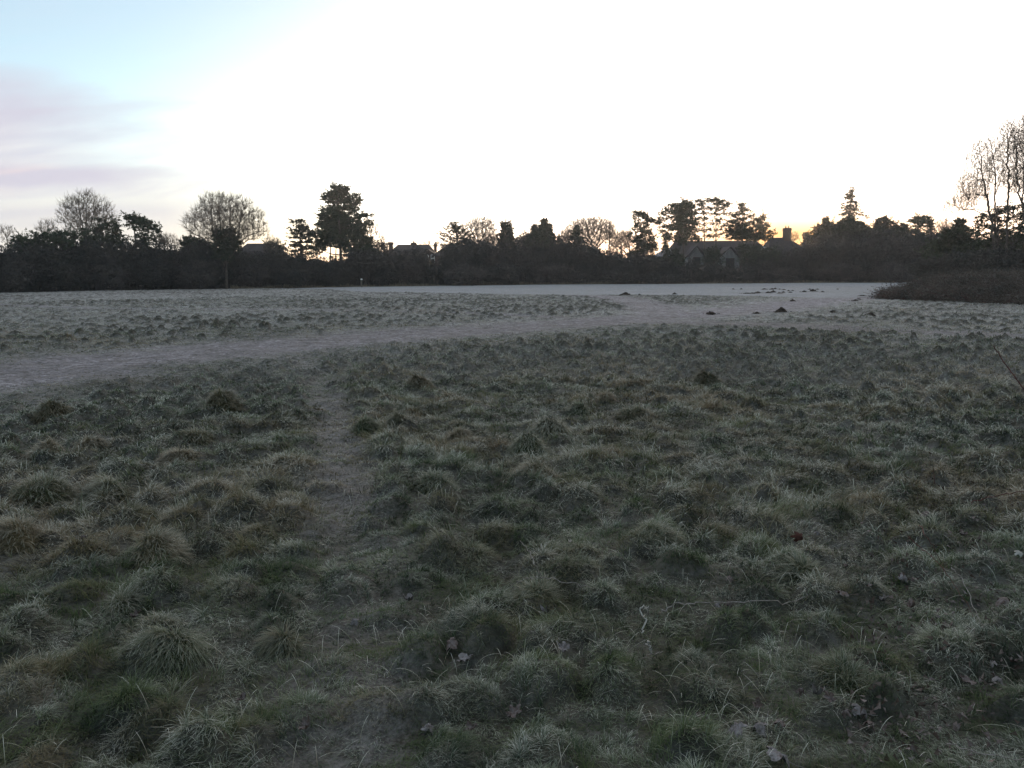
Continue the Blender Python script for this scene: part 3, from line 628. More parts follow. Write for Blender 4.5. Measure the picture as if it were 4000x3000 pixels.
# spiky cedar
def spiky():
    Y=B(1775)+9;g=np.random.default_rng(31);top=P(1790,885,Y);L=np.array([P(1790,1070,Y)[0],Y,0.]);rt=root('cedar_tree',L,'spiky cedar with long pointed upswept boughs right of the chimneyed house','tree')
    tp=[np.array([L[0],Y,-.3]),P(1788,980,Y),P(1782,900,Y),P(1775,878,Y)];tp=spline(tp,14);parts=[tube(tp,np.linspace(.25,.05,14),7)];cc=[]
    boughs=[((1783,905),(1758,872)),((1780,900),(1765,868)),((1784,912),(1747,882)),((1785,925),(1733,890)),((1786,935),(1722,908)),((1786,945),(1714,904)),((1787,955),(1716,925)),((1787,965),(1712,942)),((1780,895),(1785,870)),((1783,905),(1800,878)),((1784,915),(1812,886)),((1785,925),(1822,892)),((1786,935),(1830,905)),((1786,945),(1838,915)),((1787,955),(1842,930)),((1787,960),(1838,948)),((1788,970),(1725,955)),((1782,900),(1795,876))]
    for a,b in boughs:
        for dy in (g.uniform(-1.4,-.2),g.uniform(.2,1.5)):
            s=P(a[0],a[1],Y);e=P(b[0]+g.normal(0,4),b[1]+g.normal(0,4),Y+dy);md=(s+e)/2+[0,0,-.18];lp=spline([s,md,e],7);parts.append(tube(lp,np.linspace(.08,.02,7),5))
            q=spline([s,md,e],20);cc.append(q[3:]+g.normal(0,1,(17,3))*np.linspace(.28,.06,17)[:,None]*[1,1,.7]-[0,0,.05])
    for x,y,r in ((1800,925,20),(1785,940,24),(1812,945,24),(1770,958,26),(1800,968,30)):
        cc.append(shell(P(x,y,Y),[r*px_m(Y)]*3,26,g))
    V,Fs=join(parts);mesh('trunk',V-L,Fs,M_BARK,rt);V,f=leaves(np.concatenate(cc),8,.22,.16,.5,g);mesh('crown',V-L,[f],M_CON,rt)
spiky()
bare('bare_tree','round-headed leafless tree right of the spiky cedar',B(1875)+8,[(1873,1020),(1872,950)],[(1882,905,60,55),(1850,900,40,44),(1905,910,42,48)],1700,.36,32,.0155,tl=.9,rmax=.3,up=.1,
   stems=[([(1872,950),(1860,905),(1870,862)],.3),([(1873,955),(1895,905),(1905,870)],-.3),([(1872,950),(1840,905),(1830,880)],.5),([(1874,950),(1920,915),(1935,890)],0)])
for _x,_t,_w,_l in ((1742,955,24,'faint leafless tree between the chimneyed house and the spiky cedar'),(1925,925,36,'small leafless tree left of the weeping cypress'),(2025,925,30,'small leafless tree right of the weeping cypress'),(2190,925,40,'small leafless tree between the twin conifers and the tall dark cone'),(2215,900,30,'wispy leafless tree left of the tall dark cone'),(2430,905,40,'wispy leafless tree above the arching bough'),(1060,930,34,'wispy leafless tree at the right end of the hipped roof'),(3540,878,26,'wispy leafless tree left of the umbrella pine'),(3705,880,34,'wispy leafless tree at the left of the nearer pointed conifer')):
    bare('bare_tree',_l,B(_x)+8,[(_x,1040),(_x-2,_t+50)],[(_x,_t+24,_w,26),(_x-_w*.5,_t+45,_w*.5,22),(_x+_w*.5,_t+45,_w*.5,22)],420,.3,int(_x),.012,twigs=4,tl=.6,rmax=.14,di=2.6)
leafy('bush','low dark treetop below the round-headed bare tree',B(1850)+6,[(1850,1020),(1850,985)],[(1828,948,26,14),(1862,950,26,12),(1895,955,26,14),(1850,975,52,24)],M_SHRUB,'bush',seed=33)
leafy('cypress_tree','narrow weeping cypress with a notched top',B(1978)+7,[(1980,1040),(1978,900)],[(1965,876,9,9,.9),(1981,872,9,7,.9),(1992,880,7,14,.8),(1967,895,10,18,1),(1984,898,13,22,1.1),(1997,905,7,22,.7),(1960,915,8,16,.8),(1978,928,22,18,1.1),(1955,940,12,16,.9),(1998,938,12,18,.9),(1978,955,32,22,1.1)],M_CON,dens=1.3,tr=.2,seed=34)
leafy('bush','loose twiggy bush right of the weeping cypress',B(2050)+6,[(2048,1030),(2046,960)],[(2045,925,16,20,.5),(2060,920,14,18,.5),(2030,945,22,18,.7),(2062,948,24,18,.8),(2045,970,42,20)],M_SHRUB,'bush',seed=35)
spruce('conifer_tree','small conifer left of the twin-peaked conifers',2088,878,985,26,B(2088)+6,seed=1)
spruce('conifer_tree','taller pointed conifer with a crooked leader, mid-treeline',2125,856,1000,46,B(2125)+7,seed=2,dens=1.2,droop=.15)
spruce('conifer_tree','shorter conifer hugging the right of the crooked-leader conifer',2145,878,1000,34,B(2145)+6,seed=3)
leafy('evergreen_tree','broad dark evergreen at the foot of the twin conifers',B(2115)+4,[(2115,1030),(2115,980)],[(2085,930,26,24),(2112,915,30,26),(2145,930,26,26),(2100,960,46,24),(2140,968,40,22),(2070,952,20,14)],M_CON,dens=1.2,seed=36)
leafy('conifer_tree','tiny dark conifer left of the tall dark cone',B(2187)+5,[(2187,1020),(2186,950)],[(2183,930,6,8),(2187,942,12,10),(2188,960,20,12)],M_CON,seed=37)
bare('bare_tree','wide pale-twigged leafless tree behind the tall dark cone',B(2310)+9,[(2318,1030),(2322,975)],[(2300,905,80,48),(2340,905,62,52),(2230,915,38,28),(2270,885,45,28)],2300,.36,38,.015,tl=1.,rmax=.3,up=.1,
   stems=[([(2322,975),(2300,920),(2292,870)],.4),([(2322,970),(2345,930),(2350,880)],-.3),([(2322,975),(2300,940),(2270,905)],.6),([(2322,980),(2360,940),(2390,915)],0)])
spruce('conifer_tree','tall dark cone in front of the wide leafless tree',2253,882,1000,40,B(2253)+4,seed=5,dens=1.5,droop=.5)
bare('bare_tree','slim leafless birch right of the wide leafless tree',B(2384)+7,[(2384,1030),(2382,960)],[(2382,905,22,34),(2390,940,24,26)],460,.3,40,.014,tl=.7,rmax=.12,di=2.5)
bare('bare_tree','leafless tree with dark arching bough left of the ivy-hung pine',B(2440)+6,[(2455,1060),(2455,1005)],[(2435,945,36,36),(2405,975,34,28),(2455,925,18,18)],700,.3,41,.014,tl=.7,rmax=.2,di=2.8,
   stems=[([(2455,1005),(2440,980),(2415,965),(2392,962)],0),([(2455,1000),(2460,965),(2450,935)],.4)])
# ------------------------------------------------------------------ middle right group
leafy('ivy_pine','ivy-hung pine whose flat top slants down to the right',B(2510)+5,[(2520,1060),(2515,960),(2500,860)],[(2486,828,10,5,1.3),(2502,836,15,7,1.4),(2522,847,17,8,1.5),(2545,859,17,8,1.4),(2568,870,14,6,1.3),(2482,855,6,22,.5),(2480,895,7,22,.5),(2495,880,8,22,.5),(2522,880,16,20,.7),(2512,905,22,18,.8),(2470,920,16,14,.6),(2538,900,12,22,.6),(2500,935,34,20,1),(2548,935,16,20,.7),(2520,965,42,24,1.1),(2490,990,36,20,.9),(2555,965,14,18,.6)],M_IVY,dens=1.2,seed=43)
leafy('pine_tree','large dense pine with ivy, left of the see-through pine pair',B(2670)+8,[(2672,1060),(2670,960),(2668,820)],[(2672,787,8,9,.9),(2665,802,30,13,1.2),(2630,800,18,9,.9),(2695,805,22,17,1.1),(2600,820,16,12,.7),(2585,836,12,10,.6),(2650,825,34,20,1.3),(2690,835,30,20,1.1),(2620,850,18,9,.7),(2585,855,18,6,.6),(2655,862,32,20,1.2),(2700,868,28,20,1),(2600,885,26,8,.9),(2640,890,34,16,1.2),(2690,900,36,22,1.2),(2590,905,18,10,.6),(2610,920,22,14,.8),(2665,930,34,24,1.2),(2720,930,22,16,.9)],M_PINE,dens=1.15,tr=.32,seed=44)
leafy('ivy_tree','ivy-wrapped pole of a tree left of the dark roof',B(2600)+4,[(2602,1060),(2602,950)],[(2602,925,7,16),(2600,950,10,20),(2603,985,12,28),(2602,1020,18,24)],M_IVY,seed=45)
leafy('pine_tree','thin-stemmed see-through pine, left of the pair',B(2752)+10,[(2754,1060),(2752,930),(2750,800)],[(2735,785,16,8,.9),(2762,782,20,8,1),(2745,800,24,9,.7),(2728,815,16,8,.6),(2765,812,18,8,.6),(2748,832,20,8,.6),(2725,850,20,7,.8),(2760,855,18,7,.7),(2745,875,22,7,.5),(2765,895,20,6,.4),(2735,900,18,6,.5),(2755,920,22,8,.4)],M_PINE,dens=1.1,tr=.17,seed=46,size=.17)
leafy('pine_tree','thin-stemmed see-through pine, right of the pair',B(2798)+9,[(2796,1060),(2798,930),(2798,800)],[(2780,780,13,9,1),(2803,778,14,9,1),(2820,790,20,11,1.1),(2838,800,14,10,1),(2800,798,20,9,.7),(2790,815,20,8,.6),(2822,815,22,9,.7),(2800,835,24,8,.7),(2835,835,22,8,.6),(2815,858,26,9,.7),(2785,872,18,6,.5),(2830,880,24,9,.7),(2805,895,24,7,.5),(2780,925,22,7,.4),(2815,915,20,7,.5)],M_PINE,dens=1.1,tr=.17,seed=47,size=.17)
leafy('pine_tree','tapering pine with open tiers right of the see-through pair',B(2900)+10,[(2898,1060),(2900,930),(2902,800)],[(2902,797,12,8,.9),(2898,812,14,7,.7),(2920,822,14,5,.7),(2885,828,14,6,.6),(2908,838,20,6,.6),(2870,842,18,8,.7),(2928,845,10,5,.6),(2895,856,26,7,.7),(2862,868,26,10,.9),(2900,878,30,12,1),(2870,895,36,16,1.1),(2915,900,26,12,.8),(2885,920,44,18,1.2)],M_PINE,dens=1.2,tr=.2,seed=48)
leafy('pine_tree','sloping dark pine at the left of the lone square chimney',B(2955)+9,[(2945,1060),(2950,930),(2970,860)],[(2980,848,12,9,.9),(2962,858,20,11,.9),(2940,870,20,9,.7),(2978,872,14,8,.7),(2955,885,28,11,.9),(2990,888,18,7,.8),(2930,900,24,12,.9),(2975,905,32,10,.9),(3010,905,14,8,.6),(2940,925,36,16,1.1),(2990,925,34,14,.8)],M_PINE,dens=1.15,tr=.2,seed=49)
bare('bare_tree','leafless sprigs right of the lone square chimney',B(3100)+12,[(3100,1030),(3098,960)],[(3098,930,26,20),(3075,905,8,10)],170,.3,50,.011,tl=.6,rmax=.1,di=2.4)
spruce('conifer_tree','small pointed conifer in the sunrise gap',3150,912,990,22,B(3150)+9,seed=6,dens=.9)
leafy('evergreen_tree','dark evergreen slope rising right of the sunrise gap',B(3210)+6,[(3215,1060),(3215,960)],[(3192,900,14,12,.8),(3215,890,22,18,1),(3240,880,22,14,1),(3185,925,22,16,1),(3215,920,34,24,1.2),(3250,905,28,24,1.2),(3200,955,40,26,1.2),(3245,945,40,30,1.2)],M_CON,dens=1.2,seed=51)
spruce('conifer_tree','short pointed conifer at the left of the rounded evergreen dome',3226,852,950,24,B(3226)+8,seed=7,dens=1.2)
spruce('spruce_tree','tall open spruce standing above the rounded evergreen dome',3325,738,880,66,B(3325)+16,seed=8,dens=.9,droop=.3,sparse=True)
leafy('evergreen_tree','smooth rounded evergreen dome under the open spruce',B(3320)+7,[(3318,1060),(3318,960)],[(3318,876,46,14,1.6),(3285,888,26,14,1.4),(3355,886,24,16,1.4),(3318,905,62,26,1.6),(3270,925,34,26,1.3),(3365,925,34,28,1.3),(3318,950,74,30,1.4)],M_CON,dens=1.3,seed=52)
leafy('bush','low dark gap-filling bush right of the rounded evergreen dome',B(3395)+6,[(3392,1050),(3392,960)],[(3392,890,14,9,.9),(3400,905,26,16,1.1),(3390,935,34,26,1.2)],M_CON,'bush',dens=1.2,seed=53)
spruce('conifer_tree','pointed conifer, left of the close pair beyond the dome',3432,856,985,28,B(3432)+7,seed=9,dens=1.3)
spruce('conifer_tree','pointed conifer, right and taller of the close pair',3457,848,985,38,B(3457)+8,seed=10,dens=1.4)
leafy('evergreen_tree','feathery dark evergreen left of the flat umbrella pine',B(3510)+7,[(3508,1050),(3508,960)],[(3485,870,18,12,.9),(3500,882,18,12,.7),(3525,885,18,12,.7),(3495,905,34,20,1.1),(3535,905,24,16,.9),(3510,940,52,28,1.3)],M_CON,dens=1.15,seed=54)
leafy('pine_tree','flat-topped umbrella pine on the right treeline',B(3590)+10,[(3592,1060),(3590,960),(3590,880)],[(3585,850,12,6,1.1),(3600,852,22,9,1.4),(3570,860,18,9,1.3),(3622,864,20,10,1.3),(3636,875,10,12,1),(3590,868,34,8,1.2),(3578,884,24,5,.6),(3612,884,26,5,.6),(3595,898,32,6,.7),(3640,895,14,6,.7),(3570,908,22,7,.7),(3615,912,34,9,.8)],M_PINE,dens=1.2,seed=55)
leafy('evergreen_tree','dark mass of evergreen below the umbrella pine',B(3590)+6,[(3590,1060),(3590,980)],[(3560,925,32,16,1),(3610,930,36,16,1),(3650,925,30,14,.9),(3600,960,64,28,1.3)],M_IVY,dens=1.1,seed=56)
bare('bare_tree','fine-twigged leafless tree between the umbrella pine and nearer wood',B(3680)+6,[(3685,1040),(3682,950)],[(3682,895,34,38)],330,.34,57,.011,tl=.7,rmax=.12,di=2.6)
# ------------------------------------------------------------------ nearer wood at the right edge
NY=74.
spruce('conifer_tree','dark pointed conifer in the nearer wood below the overhanging branches',3752,856,1010,62,NY+6,seed=11,dens=1.5,droop=.25)
leafy('evergreen_tree','dark broad evergreen at the left end of the nearer wood',NY+4,[(3720,1060),(3720,980)],[(3700,905,26,14,.9),(3712,925,34,22,1.1),(3760,910,40,24,1.2),(3700,960,48,30,1.3),(3770,955,50,34,1.3),(3730,1010,70,40,1.3),(3650,990,40,30,1.2),(3640,1040,46,34,1.3)],M_IVY,dens=1.2,seed=60)
leafy('ivy_tree','ivy-laden tree with glowing gaps below the tall bare stems',NY,[(3885,1080),(3880,960),(3885,840)],[(3840,845,20,14,.7),(3870,850,26,16,.7),(3900,822,24,12,.8),(3935,812,26,12,.9),(3970,808,20,12,.9),(3830,875,22,18,.8),(3870,885,30,16,.55),(3915,860,28,18,.6),(3960,850,30,20,.7),(3990,880,30,30,.8),(3820,910,26,22,.9),(3870,925,36,20,.6),(3925,905,34,24,.7),(3975,930,40,34,1),(3840,960,50,30,1.2),(3910,965,50,34,1.2),(3980,985,50,40,1.3),(3870,1020,70,46,1.3),(3970,1040,60,46,1.3)],M_IVY,dens=.95,tr=.3,seed=61,size=.16)
leafy('ivy_tree','ivy-covered tree mostly cut off by the right picture edge',NY-3,[(4080,1080),(4080,960),(4070,800)],[(4040,790,34,40,.9),(4020,840,34,34,1),(4080,830,50,44,1),(4030,900,44,44,1.1),(4090,920,60,60,1.1),(4050,1000,70,60,1.3)],M_IVY,dens=1,seed=62,size=.18)
def low_wood():
    for i,(x,t,h,lb) in enumerate([(3640,1010,60,'dark rounded scrub at the foot of the nearer wood, leftmost'),(3750,985,75,'dark rounded scrub below the pointed conifer of the nearer wood'),(3880,980,80,'dark rounded scrub below the ivy-laden tree'),(4010,975,80,'dark rounded scrub at the right picture edge')]):
        Y=NY-4;m=px_m(Y);leafy('bush',lb,Y,[(x,1060)],[(x,(t+1100)/2,h,(1100-t)/2,1.2),(x-h*.5,t+30,h*.4,26,1.2),(x+h*.4,t+24,h*.45,26,1.2)],M_HEDGE,'bush',1.3,.1,seed=70+i)
low_wood()
for i,(x,t,h,lb) in enumerate([(2640,975,26,'dark evergreen screen in front of the left end of the long dark roof'),(2785,968,34,'dark evergreen screen between the two timbered gables'),(2915,950,30,'dark evergreen screen right of the two timbered gables'),(2965,955,30,'dark evergreen under the sloping pine'),(2700,1015,18,'thin twiggy growth before the left timbered gable'),(3020,965,28,'dark evergreen before the lone square chimney house'),(2400,985,30,'dark undergrowth below the arching bough'),(2545,990,26,'dark undergrowth right of the ivy-hung pine')]):
    leafy('evergreen_tree',lb,B(x)+4.5-.2*i,[(x,1060),(x,t+50)],[(x,(t+1090)/2,h,(1090-t)/2,.9 if i!=4 else .35),(x-h*.5,t+22,h*.5,18,.9 if i!=4 else .3),(x+h*.5,t+28,h*.5,20,.9 if i!=4 else .3)],M_HEDGE if i in (4,6) else M_CON,dens=.8,seed=200+i)
bare('bare_tree','tall leafless tree with low branches reaching left over the field',NY-2,[(3888,1060),(3885,960),(3872,860)],
  [(3820,590,30,45),(3800,640,30,60),(3835,700,40,70),(3790,720,50,40),(3760,800,60,26),(3800,760,60,40),(3850,620,30,60)],3000,.26,81,.0082,twigs=2,tl=1.15,rmax=.2,up=.03,di=2.0,
  stems=[([(3872,860),(3858,790),(3846,740),(3836,680),(3833,640),(3828,590),(3822,560)],.2),([(3858,800),(3858,735),(3862,690),(3856,645)],.5),([(3870,850),(3825,830),(3790,820),(3755,812),(3700,792)],-.5),([(3850,765),(3810,758),(3765,760),(3730,772)],.6),([(3868,830),(3810,815),(3750,820),(3690,830)],.9),([(3840,700),(3805,705),(3765,730)],-.9)])
bare('bare_tree','slender leafless tree second from the left in the tall bare group',NY-1,[(3900,1060),(3898,900),(3888,800)],
  [(3880,640,26,70),(3900,700,30,60),(3870,560,28,30),(3905,600,24,40)],1500,.26,82,.0082,twigs=2,tl=1.1,rmax=.16,up=.08,di=2.0,
  stems=[([(3888,800),(3885,745),(3890,690),(3885,640),(3882,600)],0),([(3886,680),(3872,650),(3862,620)],.4),([(3888,760),(3902,720),(3912,690)],-.4)])
bare('bare_tree','tallest leafless tree, straight stem forking near the top',NY-2,[(3930,1060),(3934,900),(3938,800)],
  [(3940,520,36,54),(3930,600,34,60),(3960,580,36,70),(3925,690,30,50),(3965,700,36,60)],2400,.26,83,.0082,twigs=2,tl=1.1,rmax=.22,up=.09,di=2.0,
  stems=[([(3938,800),(3941,740),(3938,690),(3936,630),(3937,580),(3934,530),(3942,490)],0),([(3937,585),(3945,530),(3956,490),(3960,468)],.2)])
bare('bare_tree','leafless leaning tree at the right edge beside the tallest one',NY-4,[(4010,1060),(4005,900),(3992,790)],
  [(3975,560,34,60),(3990,640,36,60),(4000,500,30,40),(4030,600,50,90),(3975,720,36,50)],2800,.26,84,.0082,twigs=2,tl=1.1,rmax=.22,up=.07,di=2.0,
  stems=[([(3992,790),(3980,740),(3972,690),(3970,620),(3966,570),(3968,520),(3985,500)],0),([(3995,780),(4000,700),(4010,600)],.5)])
bare('bare_tree','leafless tree half outside the right picture edge',NY-5,[(4050,1060),(4050,900),(4040,780)],
  [(4040,560,50,90),(4060,660,60,90),(4010,470,24,20)],2800,.28,85,.0082,twigs=2,tl=1.1,rmax=.25,up=.08,di=2.0)
# ------------------------------------------------------------------ bushes standing out along the hedge line
for i,(x,t,h,dy,fm,lb) in enumerate([
 (60,1010,60,1,M_SHRUB,'low brown scrub bush at the far left of the hedge'),(215,1000,60,.8,M_HEDGE,'rounded dark bush below the low broad pine'),(420,1010,70,1,M_SHRUB,'wide brownish bush right of the ivy-covered trunk'),
 (600,1010,60,.8,M_HEDGE,'dark bush below the pollarded tree'),(780,1015,70,-.2,M_SHRUB,'grey-brown bush left of the pale trunk'),(985,1020,60,.2,M_SHRUB,'twiggy bush right of the pale trunk'),
 (1130,1015,75,.5,M_HEDGE,'dark bush in front of the layered cedar'),(1300,1022,70,.5,M_HEDGE,'dark bush below the slim pine trunks'),(1480,1010,70,.5,M_HEDGE,'dark bush left of the marker post side gap'),
 (1590,1000,60,.5,M_SHRUB,'brown bush hiding the front of the chimneyed house'),(1815,1030,75,-.5,M_SHRUB,'pale greyish dome bush right of the white timbered gable'),(1950,1020,80,.2,M_HEDGE,'dark low bush under the weeping cypress'),
 (2180,1038,100,-.6,M_SHRUB,'broad pale greyish bush mound in mid-hedge'),(2420,1045,70,.2,M_HEDGE,'low dark bush under the arching bough'),(2580,1062,80,0,M_HEDGE,'low dark bush before the pale outbuilding'),
 (2900,1072,60,.2,M_HEDGE,'low dark bush right of the timbered gables'),(3050,1050,80,.3,M_SHRUB,'brown scrub bush under the lone square chimney'),(3290,1030,90,0,M_SHRUB,'grey scrub mound below the rounded evergreen dome'),(3480,1025,80,-.3,M_SHRUB,'grey-green scrub mound below the conifer pair')]):
    bush(lb,x,t,h,dy,fm,bot=1100,seed=100+i)
# ------------------------------------------------------------------ houses
def part(name,vf,m,parent,L): 
    V,Fs=vf;return mesh(name,V-L,Fs,m,parent)
def slabroof(x0,x1,zr,ze,y0,y1,yr,hip0=0,hip1=0,th=.12):
    """pitched roof with optional hips; closed solid"""
    top=np.array([(x0,y0,ze),(x1,y0,ze),(x1,y1,ze),(x0,y1,ze),(x0+hip0,yr,zr),(x1-hip1,yr,zr)],float)
    bot=top-[0,0,th]
    V=np.concatenate([top,bot])
    q=np.array([(0,1,5,4),(2,3,4,5),(0,6,7,1),(1,7,8,2),(2,8,9,3),(3,9,6,0),(6,10,11,7),(8,11,10,9)])
    t=np.array([(0,4,3),(1,2,5),(6,9,10),(7,11,8)])
    return V,[q,t]
def chimney(px,top,bot,w,Y,parent,L,pots=((0,.12),),m=M_BRICK,crown=.1):
    X=P(px,1070,Y)[0];zt=P(px,top,Y)[2];zb=P(px,bot,Y)[2];h=w/2
    o=part('chimney',join([box(X-h,X+h,Y-h,Y+h,zb,zt-.45),box(X-h-crown,X+h+crown,Y-h-crown,Y+h+crown,zt-.45,zt-.2),box(X-h-crown/2,X+h+crown/2,Y-h-crown/2,Y+h+crown/2,zt-.2,zt)]),m,parent,L)
    for dx,r in pots:
        V,Fs=tube([(X+dx,Y,zt-.02),(X+dx,Y,zt+.35),(X+dx,Y,zt+.42)],[r,r*.85,r],10);mesh('chimney_pot',V-L,Fs,m,o)
    return o
def window(x0,x1,z0,z1,y,parent,L,bars=1,fm=None):
    w=.07;bx=[box(x0,x1,y-.06,y+.02,z0,z0+w),box(x0,x1,y-.06,y+.02,z1-w,z1),box(x0,x0+w,y-.06,y+.02,z0+w,z1-w),box(x1-w,x1,y-.06,y+.02,z0+w,z1-w)]
    for i in range(1,bars+1):
        c=x0+(x1-x0)*i/(bars+1);bx.append(box(c-w*.4,c+w*.4,y-.055,y+.02,z0+w,z1-w))
    o=part('window',join(bx),fm or M_WHITE,parent,L);part('pane',box(x0+w*.5,x1-w*.5,y-.02,y+.01,z0+w*.5,z1-w*.5),M_GLASS,o,L)
    return o
def houses():
    # 1 hipped roof behind the hedge
    Y=B(1000)+22;zr=P(1000,951,Y)[2];xl=P(930,951,Y)[0];xr=P(1085,951,Y)[0];L=np.array([(xl+xr)/2,Y,0.])
    rt=root('house',L,'low house with dark hipped roof and one small white window behind the widest bare tree','house')
    ze=zr-2.9;rf=part('roof',slabroof(xl-1.2,xr+1.4,zr,ze,Y-4,Y+4,Y,2.6,2.8),M_TILE,rt,L)
    part('wall',box(xl-.7,xr+.9,Y-3.5,Y+3.5,0,ze-.06),M_BRICK,rt,L)
    a=P(979,1030,Y-3.5);b=P(991,1043,Y-3.5);window(a[0],b[0],b[2],a[2],Y-3.56,rt,L,0)
    # 2 house with three chimneys
    Y=B(1620)+38;zr=P(1620,955,Y)[2];f=lambda x,y=955:P(x,y,Y);xl=f(1552)[0];xr=f(1680)[0];L=np.array([(xl+xr)/2,Y,0.])
    rt=root('house',L,'tile-roofed house with three chimneys and white timbered corner','house')
    ze=P(1600,1010,Y)[2]
    rf=part('roof',slabroof(xl-2.2,xr+1.9,zr,ze,Y-4.2,Y+4.2,Y,2.3,2.1),M_TILE,rt,L)
    part('wall',box(xl-1.8,xr+1.5,Y-3.7,Y+3.7,0,ze-.06),M_BRICK,rt,L)
    # front gabled wing at the right
    gx0=f(1655)[0];gx1=f(1712)[0];gm=(gx0+gx1)/2;gz=P(1683,972,Y-5)[2];ge=P(1683,1000,Y-5)[2]
    V=np.array([(gx0-.3,Y-6.3,ge),(gm,Y-6.3,gz),(gx1+.3,Y-6.3,ge),(gx0-.3,Y-1,ge),(gm,Y-1,gz),(gx1+.3,Y-1,ge)]);V=np.concatenate([V,V-[0,0,.15]])
    q=np.array([(0,1,4,3),(1,2,5,4),(6,9,10,7),(7,10,11,8),(0,6,7,1),(1,7,8,2),(3,4,10,9),(4,5,11,10),(0,3,9,6),(2,8,11,5)]);part('wing_roof',(V,[q]),M_TILE,rt,L)
    wl=part('wing_wall',box(gx0,gx1,Y-6,Y-1.2,0,ge-.16),M_TIMBER,rt,L)
    tg=part('gable_wall',(np.array([(gx0,Y-6,ge-.15),(gx1,Y-6,ge-.15),(gm,Y-6,gz-.35),(gx0,Y-5.7,ge-.15),(gx1,Y-5.7,ge-.15),(gm,Y-5.7,gz-.35)]),[np.array([(0,1,2),(3,5,4)]),np.array([(0,2,5,3),(1,4,5,2),(0,3,4,1)])]),M_BRICK,rt,L)
    a=P(1683,995,Y-6);b=P(1697,1008,Y-6);window(a[0],b[0],b[2],a[2],Y-6.08,rt,L,0)
    a=P(1663,996,Y-6);b=P(1675,1006,Y-6);window(a[0],b[0],b[2],a[2],Y-6.08,rt,L,0)
    c=P(1697,996,Y-6);d=P(1700,1028,Y-6);part('corner_board',box(c[0],d[0]+.1,Y-6.1,Y-5.95,d[2],c[2]),M_WHITE,rt,L)
    c=P(1704,1018,Y-6);d=P(1707,1028,Y-6);part('bay_panel',box(c[0],d[0]+.1,Y-6.14,Y-5.9,d[2],c[2]),M_WHITE,rt,L)
    c=P(1682,1009,Y-6);d=P(1704,1012,Y-6);part('sill_board',box(c[0],d[0],Y-6.12,Y-5.97,d[2],c[2]),M_WHITE,rt,L)
    chimney(1530,946,1030,.72,Y-1,rt,L,((0,.001),),crown=.14)
    chimney(1619,947,960,.85,Y,rt,L,((0,.13),),crown=.12)
    chimney(1703,952,985,.5,Y+1,rt,L,((.0,.14),),crown=.12)
    X=f(1677)[0];z0=zr-.1;z1=P(1677,938,Y)[2];pts=join([tube([(X,Y,z0),(X,Y,z1)],.05,5),tube([(X-.35,Y,z1-.25),(X+.2,Y,z1-.25)],.035,5),tube([(X-.3,Y,z1-.25),(X-.3,Y+.02,z1-.05)],.03,5)]);part('aerial',pts,M_TIMBER,rf,L)
    # 3 slate roof right of it
    Y2=B(1760)+30;p=P(1745,950,Y2);xl=P(1712,950,Y2)[0];xr=P(1850,950,Y2)[0];L=np.array([(xl+xr)/2,Y2,0.])
    rt=root('house',L,'house showing only a greyish sloping roof left of the spiky cedar','house')
    part('roof',slabroof(xl-.9,xr,P(1745,950,Y2)[2],P(1745,1000,Y2)[2],Y2-3.5,Y2+3.5,Y2,2.9,2),M_TILE,rt,L);part('wall',box(xl-.4,xr-.3,Y2-3,Y2+3,0,P(1745,1000,Y2)[2]-.07),M_BRICK,rt,L)
    # 4 dark roof slope right of the wide bare tree
    Y=B(2330)+20;xl=P(2240,950,Y)[0];xr=P(2375,1018,Y)[0];L=np.array([(xl+xr)/2,Y,0.])
    rt=root('house',L,'house showing only a dark roof slope under the wide leafless tree','house')
    zr=P(2300,975,Y)[2];ze=P(2375,1018,Y)[2];part('roof',slabroof(xl,xr,zr,ze,Y-3.2,Y+3.2,Y,1.5,2.9),M_TILE,rt,L);part('wall',box(xl+.3,xr-.3,Y-2.8,Y+2.8,0,ze-.07),M_BRICK,rt,L)
    # 5 small shed with a pale slanting gable board
    Y=B(2420)+4;a=P(2410,1055,Y);b=P(2434,1025,Y);L=np.array([b[0]+1,Y,0.]);rt=root('shed',L,'small shed with pale slanting roof edge below the ivy-hung pine','shed')
    x0=a[0];x1=b[0]+1.8;z0=a[2];z1=b[2]
    V=np.array([(x0,Y-1.2,z0-.1),(x1*.5+x0*.5,Y-1.2,z1+.1),(x1,Y-1.2,z0-.1),(x0,Y+1.2,z0-.1),(x1*.5+x0*.5,Y+1.2,z1+.1),(x1,Y+1.2,z0-.1)]);V=np.concatenate([V,V-[0,0,.12]])
    part('roof',(V,[np.array([(0,1,4,3),(1,2,5,4),(6,9,10,7),(7,10,11,8),(0,6,7,1),(1,7,8,2),(3,4,10,9),(4,5,11,10),(0,3,9,6),(2,8,11,5)])]),M_SLATE,rt,L);part('wall',box(x0+.25,x1-.25,Y-1,Y+1,0,z0-.25),M_TIMBER,rt,L)
    # 6 outbuilding with a pale hipped roof
    Y=B(2570)+14;xl=P(2548,1006,Y)[0];xr=P(2610,1006,Y)[0];L=np.array([(xl+xr)/2,Y,0.]);rt=root('outbuilding',L,'outbuilding with pale grey hipped roof left of the dark long roof','outbuilding')
    part('roof',slabroof(xl,xr+1.5,P(2580,972,Y)[2],P(2560,1007,Y)[2],Y-2.4,Y+2.4,Y,1.9,1.2),M_SLATE,rt,L);part('wall',box(xl+.3,xr+1.2,Y-2.1,Y+2.1,0,P(2560,1007,Y)[2]-.07),M_BRICK,rt,L)
    # 7 big half-timbered house
    Y=B(2780)+22;xl=P(2600,950,Y)[0];xr=P(3000,950,Y)[0];L=np.array([(xl+xr)/2,Y,0.]);rt=root('house',L,'long dark-roofed house with two half-timbered white gables behind the pines','house')
    zr=P(2750,941,Y)[2];ze=P(2700,1006,Y)[2]
